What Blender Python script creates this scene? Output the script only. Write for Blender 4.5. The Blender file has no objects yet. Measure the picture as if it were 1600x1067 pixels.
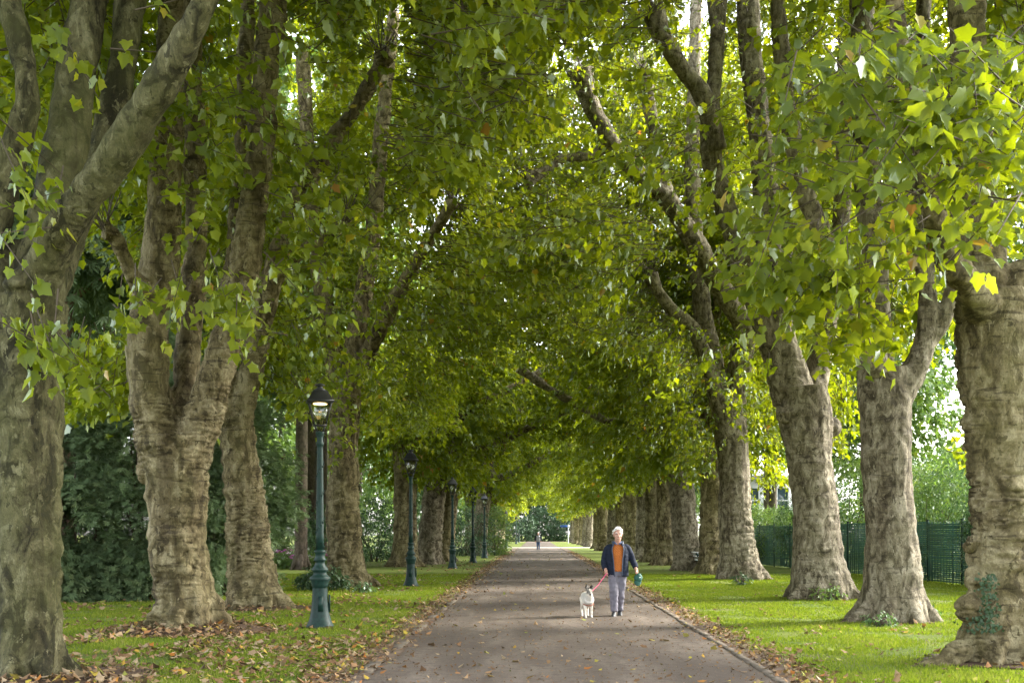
import bpy, math
import numpy as np
from mathutils import Vector

R = math.radians
sc = bpy.context.scene
COL = sc.collection
RNG = np.random.default_rng(7)

# ------------------------------------------------------------------ camera model
F, CX, CY, EYE = 1778.0, 838.0, 833.0, 1.63
def P(px, py, y):
    return np.array([(px - CX) * y / F, y, EYE + (CY - py) * y / F])

# ------------------------------------------------------------------ helpers
def link(o, parent=None):
    COL.objects.link(o)
    if parent is not None:
        o.parent = parent
    return o
def empty(name, loc, label, cat, group=None, rz=0.0):
    o = bpy.data.objects.new(name, None)
    o.location = [float(c) for c in loc]; o.rotation_euler = (0, 0, rz); o.empty_display_size = .2
    link(o); o['label'] = label; o['category'] = cat
    if group: o['group'] = group
    return o
def tag(o, label, cat, group=None):
    o['label'] = label; o['category'] = cat
    if group: o['group'] = group
    return o
def mesh_np(name, v, faces, rnd=None, smooth=False):
    """faces: one (N,k) index array or a list of such arrays"""
    if isinstance(faces, np.ndarray): faces = [faces]
    faces = [f for f in faces if len(f)]
    me = bpy.data.meshes.new(name)
    me.vertices.add(len(v)); me.vertices.foreach_set('co', np.ascontiguousarray(v, dtype=np.float32).ravel())
    loops = np.concatenate([f.ravel() for f in faces]).astype(np.int32)
    tot = np.concatenate([np.full(len(f), f.shape[1]) for f in faces])
    start = np.concatenate([[0], np.cumsum(tot)[:-1]]).astype(np.int32)
    me.loops.add(len(loops)); me.loops.foreach_set('vertex_index', loops)
    me.polygons.add(len(tot)); me.polygons.foreach_set('loop_start', start)
    me.update(calc_edges=True)
    if rnd is not None:
        a = me.attributes.new('rnd', 'FLOAT', 'POINT')
        a.data.foreach_set('value', np.ascontiguousarray(rnd, dtype=np.float32))
    if smooth:
        me.polygons.foreach_set('use_smooth', np.ones(len(tot), dtype=bool))
    return me
def obj(name, me, mat, parent=None):
    o = bpy.data.objects.new(name, me)
    if mat is not None: me.materials.append(mat)
    return link(o, parent)
def norm(a):
    return a / np.maximum(np.linalg.norm(a, axis=-1, keepdims=True), 1e-9)

# perlin noise in numpy
_pr = np.random.default_rng(3)
_perm = _pr.permutation(256); _grad = norm(_pr.normal(size=(256, 3)))
def pnoise(p):
    p = np.asarray(p, dtype=float)
    i = np.floor(p).astype(int); f = p - i
    u = f * f * f * (f * (f * 6 - 15) + 10)
    out = 0
    for dx in (0, 1):
        wx = u[:, 0] if dx else 1 - u[:, 0]
        for dy in (0, 1):
            wy = u[:, 1] if dy else 1 - u[:, 1]
            for dz in (0, 1):
                wz = u[:, 2] if dz else 1 - u[:, 2]
                h = _perm[(_perm[(_perm[(i[:, 0] + dx) & 255] + i[:, 1] + dy) & 255] + i[:, 2] + dz) & 255]
                d = _grad[h]
                out = out + wx * wy * wz * (d[:, 0] * (f[:, 0] - dx) + d[:, 1] * (f[:, 1] - dy) + d[:, 2] * (f[:, 2] - dz))
    return out * 1.6

class MB:
    """collects shapes into one mesh"""
    def __init__(s): s.v = []; s.f = {3: [], 4: []}; s.n = 0
    def add(s, v, *faces):
        v = np.asarray(v, dtype=float)
        for f in faces:
            f = np.asarray(f, dtype=int)
            if len(f): s.f[f.shape[1]].append(f + s.n)
        s.v.append(v); s.n += len(v)
    def box(s, c, d, rz=0.0, taper=1.0, rx=0.0):
        x, y, z = [k / 2 for k in d]
        t = taper
        v = np.array([[-x, -y, -z], [x, -y, -z], [x, y, -z], [-x, y, -z], [-x*t, -y*t, z], [x*t, -y*t, z], [x*t, y*t, z], [-x*t, y*t, z]])
        if rx:
            c_, s_ = math.cos(rx), math.sin(rx)
            v = v @ np.array([[1, 0, 0], [0, c_, s_], [0, -s_, c_]])
        c_, s_ = math.cos(rz), math.sin(rz)
        v = v @ np.array([[c_, s_, 0], [-s_, c_, 0], [0, 0, 1]])
        s.add(v + np.array(c), [[0, 3, 2, 1], [4, 5, 6, 7], [0, 1, 5, 4], [1, 2, 6, 5], [2, 3, 7, 6], [3, 0, 4, 7]])
    def rings(s, rings, cap=True, closed=True):
        """rings: list of (n,3) arrays"""
        n = len(rings[0]); m = len(rings)
        v = np.concatenate(rings)
        k = np.arange(n if closed else n - 1); k2 = (k + 1) % n
        q = np.concatenate([np.stack([k + i*n, k2 + i*n, k2 + (i+1)*n, k + (i+1)*n], 1) for i in range(m - 1)])
        if cap and closed:
            v = np.concatenate([v, [rings[0].mean(0)], [rings[-1].mean(0)]])
            a = np.stack([k2, k, np.full(n, m*n)], 1); b = np.stack([k + (m-1)*n, k2 + (m-1)*n, np.full(n, m*n + 1)], 1)
            s.add(v, q, np.concatenate([a, b]))
        else:
            s.add(v, q)
    def tube(s, pts, rad, n=12, step=None):
        pts = np.asarray(pts, dtype=float); rad = np.asarray(rad, dtype=float)
        if step: pts, rad = spline(pts, rad, step)
        t = norm(np.gradient(pts, axis=0))
        ref = np.array([0, 1., 0]) if abs(t[0, 1]) < .8 else np.array([1., 0, 0])
        a = np.arange(n) * 2 * math.pi / n
        rs = []
        u = norm(np.cross(t[0], ref))
        for i in range(len(pts)):
            u = norm(u - t[i] * np.dot(u, t[i])); w = np.cross(t[i], u)
            rs.append(pts[i] + rad[i] * (np.cos(a)[:, None] * u + np.sin(a)[:, None] * w))
        s.rings(rs)
    def lathe(s, prof, c=(0, 0, 0), n=20, square=False):
        a = np.arange(n) * 2 * math.pi / n + (math.pi / n if n == 4 else 0)
        s.rings([np.stack([np.cos(a) * r + c[0], np.sin(a) * r + c[1], np.full(n, z + c[2])], 1) for r, z in prof])
    def loft(s, rings, n=24, a0=0.0, a1=2*math.pi, power=2.0):
        """rings (cx,cy,cz,rx,ry): flattened super-ellipses round z; a0..a1 < 2pi leaves it open"""
        closed = abs((a1 - a0) - 2*math.pi) < 1e-6
        a = a0 + (a1 - a0) * np.arange(n) / (n if closed else n - 1)
        e = 2.0 / power
        ca = np.sign(np.cos(a)) * np.abs(np.cos(a))**e; sa = np.sign(np.sin(a)) * np.abs(np.sin(a))**e
        s.rings([np.stack([cx + rx*ca, cy + ry*sa, np.full(n, cz)], 1) for cx, cy, cz, rx, ry in rings], closed=closed)
    def ball(s, c, r, n=14, m=9):
        r = np.ones(3) * np.asarray(r, dtype=float)
        a = np.arange(n) * 2*math.pi/n
        rs = []
        for i in range(1, m):
            th = math.pi * i / m
            rs.append(np.stack([np.cos(a)*math.sin(th)*r[0] + c[0], np.sin(a)*math.sin(th)*r[1] + c[1], np.full(n, -math.cos(th)*r[2] + c[2])], 1))
        s.rings(rs)
    def arrays(s):
        return np.concatenate(s.v), [np.concatenate(s.f[k]) for k in (3, 4) if s.f[k]]
    def mesh(s, name, smooth=False):
        v, f = s.arrays()
        return mesh_np(name, v, f, smooth=smooth)

def spline(pts, rad, step):
    """Catmull-Rom through the points, resampled"""
    p = np.concatenate([[2*pts[0]-pts[1]], pts, [2*pts[-1]-pts[-2]]])
    r = np.concatenate([[rad[0]], rad, [rad[-1]]])
    op, orad = [], []
    for i in range(1, len(p) - 2):
        n = max(2, int(np.linalg.norm(p[i+1] - p[i]) / step))
        for t in np.arange(n) / n:
            t2, t3 = t*t, t*t*t
            op.append(.5*((2*p[i]) + (-p[i-1]+p[i+1])*t + (2*p[i-1]-5*p[i]+4*p[i+1]-p[i+2])*t2 + (-p[i-1]+3*p[i]-3*p[i+1]+p[i+2])*t3))
            orad.append(r[i]*(1-t) + r[i+1]*t)
    op.append(pts[-1]); orad.append(rad[-1])
    return np.array(op), np.array(orad)

def remesh(mb, voxel, smooth=3):
    """one continuous skin round overlapping closed shapes; returns verts, quads, normals"""
    me = mb.mesh('tmp'); o = bpy.data.objects.new('tmp', me); COL.objects.link(o)
    m = o.modifiers.new('r', 'REMESH'); m.mode = 'VOXEL'; m.voxel_size = voxel
    if smooth:
        m2 = o.modifiers.new('s', 'SMOOTH'); m2.factor = .5; m2.iterations = smooth
    dg = bpy.context.evaluated_depsgraph_get(); dg.update()
    me2 = bpy.data.meshes.new_from_object(o.evaluated_get(dg))
    bpy.data.objects.remove(o); bpy.data.meshes.remove(me)
    n = len(me2.vertices)
    v = np.empty(n*3, dtype=np.float32); me2.vertices.foreach_get('co', v)
    nn = np.empty(n*3, dtype=np.float32); me2.vertices.foreach_get('normal', nn)
    return me2, v.reshape(-1, 3).astype(float), nn.reshape(-1, 3).astype(float)
def setco(me, v):
    me.vertices.foreach_set('co', np.ascontiguousarray(v, dtype=np.float32).ravel())
    me.polygons.foreach_set('use_smooth', np.ones(len(me.polygons), dtype=bool)); me.update()
    return me

# ------------------------------------------------------------------ materials
def new_mat(name):
    m = bpy.data.materials.new(name); m.use_nodes = True
    nt = m.node_tree; nt.nodes.clear()
    out = nt.nodes.new('ShaderNodeOutputMaterial')
    return m, nt, out
def N(nt, kind, **kw):
    n = nt.nodes.new(kind)
    for k, v in kw.items():
        if k.startswith('i_'):
            key = k[2:]; key = int(key) if key.isdigit() else key.replace('_', ' ')
            n.inputs[key].default_value = v
        else: setattr(n, k, v)
    return n
def ramp(nt, src, stops, interp='LINEAR'):
    r = nt.nodes.new('ShaderNodeValToRGB'); r.color_ramp.interpolation = interp
    el = r.color_ramp.elements
    while len(el) < len(stops): el.new(.5)
    for e, (p, c) in zip(el, stops):
        e.position = p; e.color = (*c, 1) if len(c) == 3 else c
    nt.links.new(src, r.inputs[0]); return r.outputs[0]
def mixc(nt, fac, a, b, mode='MIX'):
    m = N(nt, 'ShaderNodeMix', data_type='RGBA', blend_type=mode)
    for sock, val in ((m.inputs[0], fac), (m.inputs[6], a), (m.inputs[7], b)):
        if hasattr(val, 'links'): nt.links.new(val, sock)
        else: sock.default_value = val if isinstance(val, (int, float)) else (*val, 1)
    return m.outputs[2]
def coords(nt, scale=(1, 1, 1), rnd=False, kind='Object'):
    tc = N(nt, 'ShaderNodeTexCoord'); mp = N(nt, 'ShaderNodeMapping')
    mp.inputs['Scale'].default_value = scale
    nt.links.new(tc.outputs[kind], mp.inputs[0])
    if rnd:
        oi = N(nt, 'ShaderNodeObjectInfo'); ml = N(nt, 'ShaderNodeMath', operation='MULTIPLY'); ml.inputs[1].default_value = 40
        nt.links.new(oi.outputs['Random'], ml.inputs[0]); nt.links.new(ml.outputs[0], mp.inputs['Location'])
    return mp.outputs[0]
def noise(nt, vec, scale, detail=6, rough=.6, dist=0.0):
    n = N(nt, 'ShaderNodeTexNoise', i_Scale=scale, i_Detail=detail, i_Roughness=rough, i_Distortion=dist)
    if vec is not None: nt.links.new(vec, n.inputs['Vector'])
    return n.outputs['Fac']
def plain(name, col, rough=.6, var=.15, scale=12, metal=0.0, bump=0.0, spec=.5):
    m, nt, out = new_mat(name)
    b = N(nt, 'ShaderNodeBsdfPrincipled', i_Roughness=rough, i_Metallic=metal)
    b.inputs['Specular IOR Level'].default_value = spec
    f = noise(nt, coords(nt), scale, 5)
    c = np.array(col)
    nt.links.new(ramp(nt, f, [(.3, tuple(c*(1-var))), (.7, tuple(np.minimum(c*(1+var), 1)))]), b.inputs['Base Color'])
    if bump:
        bp = N(nt, 'ShaderNodeBump', i_Strength=bump, i_Distance=.01); nt.links.new(f, bp.inputs['Height']); nt.links.new(bp.outputs[0], b.inputs['Normal'])
    nt.links.new(b.outputs[0], out.inputs[0])
    return m
def leaf_mat(name, refl, trans, tf=.45, gloss=.08, rough=.5, fres=.22):
    """refl / trans: colour stops over the per-leaf random value"""
    m, nt, out = new_mat(name)
    at = N(nt, 'ShaderNodeAttribute', attribute_name='rnd')
    d = N(nt, 'ShaderNodeBsdfDiffuse'); t = N(nt, 'ShaderNodeBsdfTranslucent'); g = N(nt, 'ShaderNodeBsdfGlossy', i_Roughness=rough)
    g.inputs['Color'].default_value = (.9, 1, .9, 1)
    nt.links.new(ramp(nt, at.outputs['Fac'], refl), d.inputs[0]); nt.links.new(ramp(nt, at.outputs['Fac'], trans), t.inputs[0])
    m1 = N(nt, 'ShaderNodeMixShader', i_0=tf); nt.links.new(d.outputs[0], m1.inputs[1]); nt.links.new(t.outputs[0], m1.inputs[2])
    fr = N(nt, 'ShaderNodeFresnel', i_IOR=1.45); ml = N(nt, 'ShaderNodeMath', operation='MULTIPLY_ADD'); ml.inputs[1].default_value = fres; ml.inputs[2].default_value = gloss*.25
    nt.links.new(fr.outputs[0], ml.inputs[0])
    m2 = N(nt, 'ShaderNodeMixShader'); nt.links.new(ml.outputs[0], m2.inputs[0]); nt.links.new(m1.outputs[0], m2.inputs[1]); nt.links.new(g.outputs[0], m2.inputs[2])
    nt.links.new(m2.outputs[0], out.inputs[0])
    return m
def bark_mat(name, plates, wr=1.0, moss=.5, scale=5.0, tint=(.085, .092, .026)):
    """flaking plates of several ages, weather streaks, moss film and horizontal growth wrinkles"""
    m, nt, out = new_mat(name)
    b = N(nt, 'ShaderNodeBsdfPrincipled', i_Roughness=.85); b.inputs['Specular IOR Level'].default_value = .25
    v = coords(nt, (1, 1, .55), True); vz = coords(nt, (1.3, 1.3, 8.0), True); vs = coords(nt, (3.2, 3.2, .28), True)
    n1 = noise(nt, v, scale, 7, .6, .9)
    col = ramp(nt, n1, plates)
    n3 = noise(nt, v, scale*2.2, 6, .62, .6)
    col = mixc(nt, ramp(nt, n3, [(.585, (0, 0, 0)), (.60, (.85, .85, .85))]), col, plates[0][1])
    col = mixc(nt, ramp(nt, n3, [(.385, (.8, .8, .8)), (.40, (0, 0, 0))]), col, plates[-1][1])
    n2 = noise(nt, v, 38, 8, .8)
    col = mixc(nt, 1.0, col, ramp(nt, n2, [(.3, (.45, .45, .45)), (.55, (1, 1, 1)), (.75, (1.45, 1.4, 1.28))]), 'MULTIPLY')
    ml = noise(nt, v, .9, 6, .7)
    col = mixc(nt, ramp(nt, ml, [(.42, (0, 0, 0)), (.62, (moss, moss, moss))]), col, tint)
    st = noise(nt, vs, 1.0, 5, .6)
    col = mixc(nt, 1.0, col, ramp(nt, st, [(.36, (.55, .52, .48)), (.50, (1, 1, 1))]), 'MULTIPLY')
    w = noise(nt, vz, 1.7, 6, .6, .25)
    col = mixc(nt, .85*wr, col, ramp(nt, w, [(.36, (.22, .2, .17)), (.42, (1, 1, 1))]), 'MULTIPLY')
    nt.links.new(col, b.inputs['Base Color'])
    a = N(nt, 'ShaderNodeMath', operation='MULTIPLY_ADD'); a.inputs[1].default_value = .6*wr; nt.links.new(w, a.inputs[0])
    a2 = N(nt, 'ShaderNodeMath', operation='MULTIPLY_ADD'); a2.inputs[1].default_value = .5; nt.links.new(n2, a2.inputs[0]); nt.links.new(n1, a2.inputs[2])
    nt.links.new(a2.outputs[0], a.inputs[2])
    bp = N(nt, 'ShaderNodeBump', i_Strength=.85, i_Distance=.06); nt.links.new(a.outputs[0], bp.inputs['Height']); nt.links.new(bp.outputs[0], b.inputs['Normal'])
    nt.links.new(b.outputs[0], out.inputs[0])
    return m

M = {}
M['bark'] = bark_mat('plane_bark', [(.40, (0.0624, 0.04752, 0.02083)), (.42, (0.1184, 0.09346, 0.04464)), (.50, (0.172, 0.1378, 0.06845)), (.52, (0.216, 0.1758, 0.09374)), (.585, (0.252, 0.2099, 0.1176)), (.60, (0.32, 0.2732, 0.16))], .8, .35, 4.2, (.125, .115, .04))
M['bark_moss'] = bark_mat('mossy_bark', [(.42, (0.0272, 0.0244, 0.009486)), (.44, (0.0612, 0.05554, 0.02292)), (.50, (0.08925, 0.08247, 0.03715)), (.52, (0.1122, 0.1027, 0.04743)), (.60, (0.136, 0.1245, 0.06166)), (.62, (0.1997, 0.1851, 0.1012))], .25, .6, 4.6, (.075, .078, .022))
M['bark_pale'] = bark_mat('pale_plane_bark', [(.39, (0.0615, 0.04871, 0.02898)), (.41, (0.1271, 0.1039, 0.06558)), (.49, (0.1845, 0.1542, 0.1014)), (.51, (0.2296, 0.1948, 0.1335)), (.575, (0.287, 0.2476, 0.1754)), (.59, (0.3444, 0.3004, 0.2173))], .6, .3, 5.0, (.15, .135, .07))
M['bark_dark'] = bark_mat('dark_bark', [(.3, (.05, .038, .028)), (.5, (.11, .085, .065)), (.7, (.17, .13, .10))], .3, .3)
M['bark_red'] = bark_mat('cypress_bark', [(.3, (.10, .06, .045)), (.5, (.20, .12, .09)), (.7, (.28, .18, .14))], .1, .1)
M['twig'] = plain('twig_bark', (.075, .055, .035), .8)
M['leaf'] = leaf_mat('plane_leaf',
    [(0, (.042, .066, .004)), (.5, (.070, .102, .006)), (.85, (.108, .142, .009)), (.95, (.18, .175, .015)), (.97, (.24, .18, .02)), (1, (.26, .12, .03))],
    [(0, (.23, .31, .004)), (.5, (.38, .45, .006)), (.85, (.51, .56, .010)), (.95, (.58, .56, .015)), (.97, (.60, .45, .02)), (1, (.5, .22, .04))], .5, .05, .5, .14)
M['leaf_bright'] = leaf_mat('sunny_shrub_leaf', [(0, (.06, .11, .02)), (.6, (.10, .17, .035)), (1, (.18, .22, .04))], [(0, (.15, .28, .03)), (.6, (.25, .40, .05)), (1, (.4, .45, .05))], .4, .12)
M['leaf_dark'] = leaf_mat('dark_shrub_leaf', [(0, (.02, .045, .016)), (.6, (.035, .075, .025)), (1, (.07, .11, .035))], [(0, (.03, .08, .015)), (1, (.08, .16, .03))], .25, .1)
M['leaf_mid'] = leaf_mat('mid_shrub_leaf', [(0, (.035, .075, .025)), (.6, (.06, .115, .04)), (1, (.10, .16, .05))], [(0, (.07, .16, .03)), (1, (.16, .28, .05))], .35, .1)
M['conifer'] = leaf_mat('conifer_spray', [(0, (.075, .12, .055)), (.6, (.125, .18, .085)), (1, (.19, .24, .11))], [(0, (.09, .16, .04)), (1, (.16, .24, .06))], .25, .02, .6, .1)
M['grass'] = leaf_mat('grass_blade', [(0, (.08, .12, .018)), (.5, (.125, .165, .025)), (.85, (.19, .20, .045)), (1, (.27, .22, .10))], [(0, (.16, .27, .008)), (1, (.32, .40, .02))], .35, 0, .8, .0)
M['litter'] = leaf_mat('fallen_leaf', [(0, (.09, .05, .026)), (.3, (.16, .09, .045)), (.55, (.25, .16, .085)), (.75, (.34, .26, .165)), (.86, (.30, .11, .025)), (.93, (.38, .30, .05)), (1, (.16, .20, .05))], [(0, (.12, .06, .02)), (1, (.25, .2, .03))], .12, .02, .7, .08)
M['petal_pink'] = leaf_mat('pink_petal', [(0, (.5, .07, .38)), (1, (.62, .16, .5))], [(0, (.4, .05, .3)), (1, (.5, .1, .4))], .3, .03)
M['petal_white'] = leaf_mat('white_petal', [(0, (.7, .7, .66)), (1, (.8, .78, .76))], [(0, (.5, .5, .45)), (1, (.6, .6, .5))], .3, .03)
M['green_iron'] = plain('green_iron', (.006, .026, .020), .5, .45, 20, 0.0, .25, .28)
M['black_iron'] = plain('black_iron', (.012, .013, .012), .45, .3, 20, 0.0, .1)
M['fence_green'] = plain('fence_green', (.030, .098, .078), .6, .3, 3)
M['soil'] = plain('bare_soil', (.075, .048, .03), .95, .5, 14, 0, .6, .2)
M['white_paint'] = plain('white_paint', (.75, .76, .76), .5, .06, 4)
M['sign_blue'] = plain('blue_sign', (.03, .10, .42), .4, .08, 4)
M['grey_metal'] = plain('grey_metal', (.42, .44, .46), .4, .1, 6, .3)
M['window'] = plain('window_glass', (.05, .08, .09), .12, .2, 2)
M['bench_slat'] = plain('bench_slat', (.05, .10, .085), .45, .3, 10)
M['skin'] = plain('skin', (.46, .25, .18), .55, .12, 40)
M['white_hair'] = plain('white_hair', (.74, .72, .69), .8, .12, 90, 0, .8)
M['navy'] = plain('navy_jacket', (.010, .015, .030), .8, .35, 26, 0, .5, .2)
M['navy_trim'] = plain('navy_trim', (.035, .05, .085), .45, .2, 30)
M['orange_knit'] = plain('orange_knit', (.42, .125, .022), .9, .25, 60, 0, .8)
M['lilac_trousers'] = plain('lilac_trousers', (.135, .128, .155), .85, .25, 9, 0, .4)
M['shoe'] = plain('grey_shoe', (.035, .038, .042), .55, .3, 30)
M['shoe_sole'] = plain('shoe_sole', (.12, .11, .10), .8, .2, 30)
M['shirt'] = plain('blue_shirt', (.10, .13, .22), .8, .2, 30)
M['dark_feature'] = plain('dark_feature', (.03, .02, .018), .4)
M['cap_green'] = plain('green_cap', (.016, .085, .060), .75, .2, 30, 0, .2)
M['leash_pink'] = plain('pink_leash', (.75, .10, .22), .6, .1, 30)
M['dog_coat'] = plain('dog_coat', (.50, .47, .42), .9, .12, 40, 0, .4)
M['coat_trim'] = plain('coat_trim', (.26, .09, .05), .8, .2, 30)
M['denim'] = plain('blue_denim', (.035, .075, .17), .85, .2, 20)
M['grey_jacket'] = plain('grey_jacket', (.33, .33, .36), .85, .15, 20)

def dog_mat():
    m, nt, out = new_mat('dog_fur')
    b = N(nt, 'ShaderNodeBsdfPrincipled', i_Roughness=.9)
    f = noise(nt, coords(nt), 9, 4)
    base = ramp(nt, f, [(.35, (.60, .52, .42)), (.6, (.72, .68, .60))])
    at = N(nt, 'ShaderNodeAttribute', attribute_name='rnd')      # head markings: tan cheeks, dark ears and muzzle
    nt.links.new(mixc(nt, at.outputs['Fac'], base, (.014, .009, .006)), b.inputs['Base Color'])
    nt.links.new(b.outputs[0], out.inputs[0]); return m
M['dog_fur'] = dog_mat()

def glass_mat():
    m, nt, out = new_mat('lantern_glass')
    g = N(nt, 'ShaderNodeBsdfGlossy', i_Roughness=.05); t = N(nt, 'ShaderNodeBsdfTransparent'); t.inputs[0].default_value = (.86, .88, .8, 1)
    mx = N(nt, 'ShaderNodeMixShader', i_0=.1); nt.links.new(t.outputs[0], mx.inputs[1]); nt.links.new(g.outputs[0], mx.inputs[2]); nt.links.new(mx.outputs[0], out.inputs[0])
    return m
M['glass'] = glass_mat()
def bulb_mat():
    m, nt, out = new_mat('lamp_glow')
    e = N(nt, 'ShaderNodeEmission', i_Strength=2.2); e.inputs[0].default_value = (1, .62, .28, 1); nt.links.new(e.outputs[0], out.inputs[0]); return m
M['glow'] = bulb_mat()

def lawn_mat():
    m, nt, out = new_mat('lawn')
    b = N(nt, 'ShaderNodeBsdfPrincipled', i_Roughness=.9); b.inputs['Specular IOR Level'].default_value = .15
    v = coords(nt)
    f = noise(nt, v, .55, 6, .6); g = noise(nt, v, 22, 8, .75)
    c = ramp(nt, f, [(.30, (.075, .11, .016)), (.5, (.12, .156, .024)), (.70, (.17, .18, .042))])
    c = mixc(nt, 1, c, ramp(nt, g, [(.3, (.55, .6, .5)), (.65, (1.15, 1.15, 1.1))]), 'MULTIPLY')
    q = noise(nt, v, .85, 9, .72, .4)
    c = mixc(nt, ramp(nt, q, [(.54, (0, 0, 0)), (.66, (.75, .75, .75))]), c, (.11, .085, .05))
    nt.links.new(c, b.inputs[0])
    bp = N(nt, 'ShaderNodeBump', i_Strength=.8, i_Distance=.04); nt.links.new(g, bp.inputs['Height']); nt.links.new(bp.outputs[0], b.inputs['Normal'])
    nt.links.new(b.outputs[0], out.inputs[0]); return m
def path_mat():
    m, nt, out = new_mat('path_asphalt')
    b = N(nt, 'ShaderNodeBsdfPrincipled', i_Roughness=.9); b.inputs['Specular IOR Level'].default_value = .25
    v = coords(nt); vs = coords(nt, (1, .22, 1))
    f = noise(nt, vs, 1.3, 7, .62, .3); g = noise(nt, v, 60, 6, .8); h = noise(nt, v, 7, 6, .7)
    c = ramp(nt, f, [(.3, (.070, .054, .041)), (.5, (.108, .085, .065)), (.68, (.165, .134, .106))])
    c = mixc(nt, 1, c, ramp(nt, g, [(.32, (.5, .5, .5)), (.5, (1, 1, 1)), (.7, (1.45, 1.42, 1.38))]), 'MULTIPLY')
    c = mixc(nt, ramp(nt, h, [(.50, (0, 0, 0)), (.66, (.6, .6, .6))]), c, (.045, .033, .025))
    k = noise(nt, coords(nt, (1, .5, 1)), .42, 8, .7, .5)
    c = mixc(nt, ramp(nt, k, [(.40, (.55, .55, .55)), (.52, (0, 0, 0))]), c, (.058, .044, .034))
    nt.links.new(c, b.inputs[0])
    bp = N(nt, 'ShaderNodeBump', i_Strength=.6, i_Distance=.012); nt.links.new(g, bp.inputs['Height']); nt.links.new(bp.outputs[0], b.inputs['Normal'])
    nt.links.new(b.outputs[0], out.inputs[0]); return m
M['lawn'] = lawn_mat(); M['path'] = path_mat()
M['sunlit_gravel'] = plain('sunlit_gravel', (.38, .35, .31), .95, .25, 8, 0, .4, .2)  # pale tone paints in the sunlight lying on the far cross path
M['kerb'] = plain('kerb_stone', (.125, .103, .078), .9, .5, 9, 0, .4, .2)
M['gutter'] = plain('gutter_soil', (.12, .085, .06), .95, .5, 5, 0, .6, .2)

# ------------------------------------------------------------------ ground
PL, PR = -1.87, 2.62            # path edges
def sheet(name, x0, x1, y0, y1, z, mat, nx=1, ny=1, wob=0.0, label=None):
    xs = np.linspace(x0, x1, nx + 1); ys = np.linspace(y0, y1, ny + 1)
    X, Y = np.meshgrid(xs, ys)
    if wob:
        for col in (0, nx):
            X[:, col] += wob * pnoise(np.stack([ys*1.3, np.full_like(ys, col*9.7 + x0), np.full_like(ys, .5)], 1)) + .5*wob * pnoise(np.stack([ys*4.1, np.full_like(ys, col*3.7 + x1), np.full_like(ys, .2)], 1))
    v = np.stack([X.ravel(), Y.ravel(), np.full(X.size, z)], 1)
    i = np.arange(nx); j = np.arange(ny); I, J = np.meshgrid(i, j); k = (J*(nx+1) + I).ravel()
    o = obj(name, mesh_np(name, v, np.stack([k, k+1, k+nx+2, k+nx+1], 1)), mat); o['kind'] = 'structure'
    return o
sheet('ground', -400, 400, -60, 900, 0, M['lawn'])
sheet('path', PL, PR, -30, 226, .012, M['path'], 2, 1600, .13)
sheet('gutter_ground', PL - .62, PL + .1, -30, 126, .006, M['gutter'], 1, 800, .16)
sheet('gutter_ground', PR - .1, PR + .62, -30, 126, .006, M['gutter'], 1, 800, .16)
sheet('cross_path', -40, 40, 126.5, 133, .016, M['sunlit_gravel'], 40, 1)
sheet('cross_path', -60, 60, 219, 226, .016, M['gutter'], 40, 1)
def kerb(name, x, w, y0, y1, seed, skip):
    r = np.random.default_rng(seed); mb = MB(); y = y0
    while y < y1:
        l = r.uniform(.7, 1.1)
        if r.random() > skip:
            mb.box((x + r.normal()*.012, y + l/2, .002 + r.uniform(0, .008)), (w, l - .012, .04), r.normal()*.006, .96)
        y += l
    o = obj(name, mb.mesh(name), M['kerb']); o['kind'] = 'structure'
kerb('kerb', PR + .07, .10, 6, 126, 1, .12)
kerb('kerb', PL - .12, .16, 6, 126, 2, .6)

# ------------------------------------------------------------------ leaves
T10 = np.array([[0, 0], [.38, -.03], [.36, .22], [.51, .535], [.31, .62], [0, 1], [-.31, .62], [-.51, .535], [-.36, .22], [-.38, -.03]])
F10 = np.array([[0, i, i+1] for i in range(1, 9)])
_h = [[.22, -.10], [.43, .0], [.40, .12], [.37, .235], [.46, .375], [.53, .56], [.41, .60], [.315, .64], [.22, .80]]
T20 = np.array([[0, 0]] + _h + [[0, 1.05]] + [[-a_, b_] for a_, b_ in _h[::-1]]); F20 = np.array([[0, i, i+1] for i in range(1, 19)])   # toothed leaf for the boughs near the camera
T6 = np.array([[0, 0], [.44, .34], [.2, .58], [0, 1], [-.2, .58], [-.44, .34]])
F6 = np.array([[0, i, i+1] for i in range(1, 5)])
T4 = np.array([[0, 0], [.24, .45], [0, 1], [-.24, .45]])          # oval shrub leaf
F4 = np.array([[0, 1, 2], [0, 2, 3]])
_fa = np.radians([-62, -34, -6, 6, 34, 62]); TF = [[0, 0]]          # feathery spray: narrow fingers from one point
for _an, _l in zip(np.radians([-66, -40, -16, 10, 36, 62]), (.55, .8, .95, 1, .85, .6)):
    TF += [[math.sin(_an - .13)*_l*.7, math.cos(_an - .13)*_l*.7], [math.sin(_an)*_l, math.cos(_an)*_l], [math.sin(_an + .13)*_l*.7, math.cos(_an + .13)*_l*.7]]
TF = np.array(TF); FF = np.array([[0, 3*k + 3, 3*k + 2] for k in range(6)] + [[0, 3*k + 2, 3*k + 1] for k in range(6)])
T4n = np.array([[0, 0], [.09, .5], [0, 1], [-.09, .5]])           # narrow spray
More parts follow.
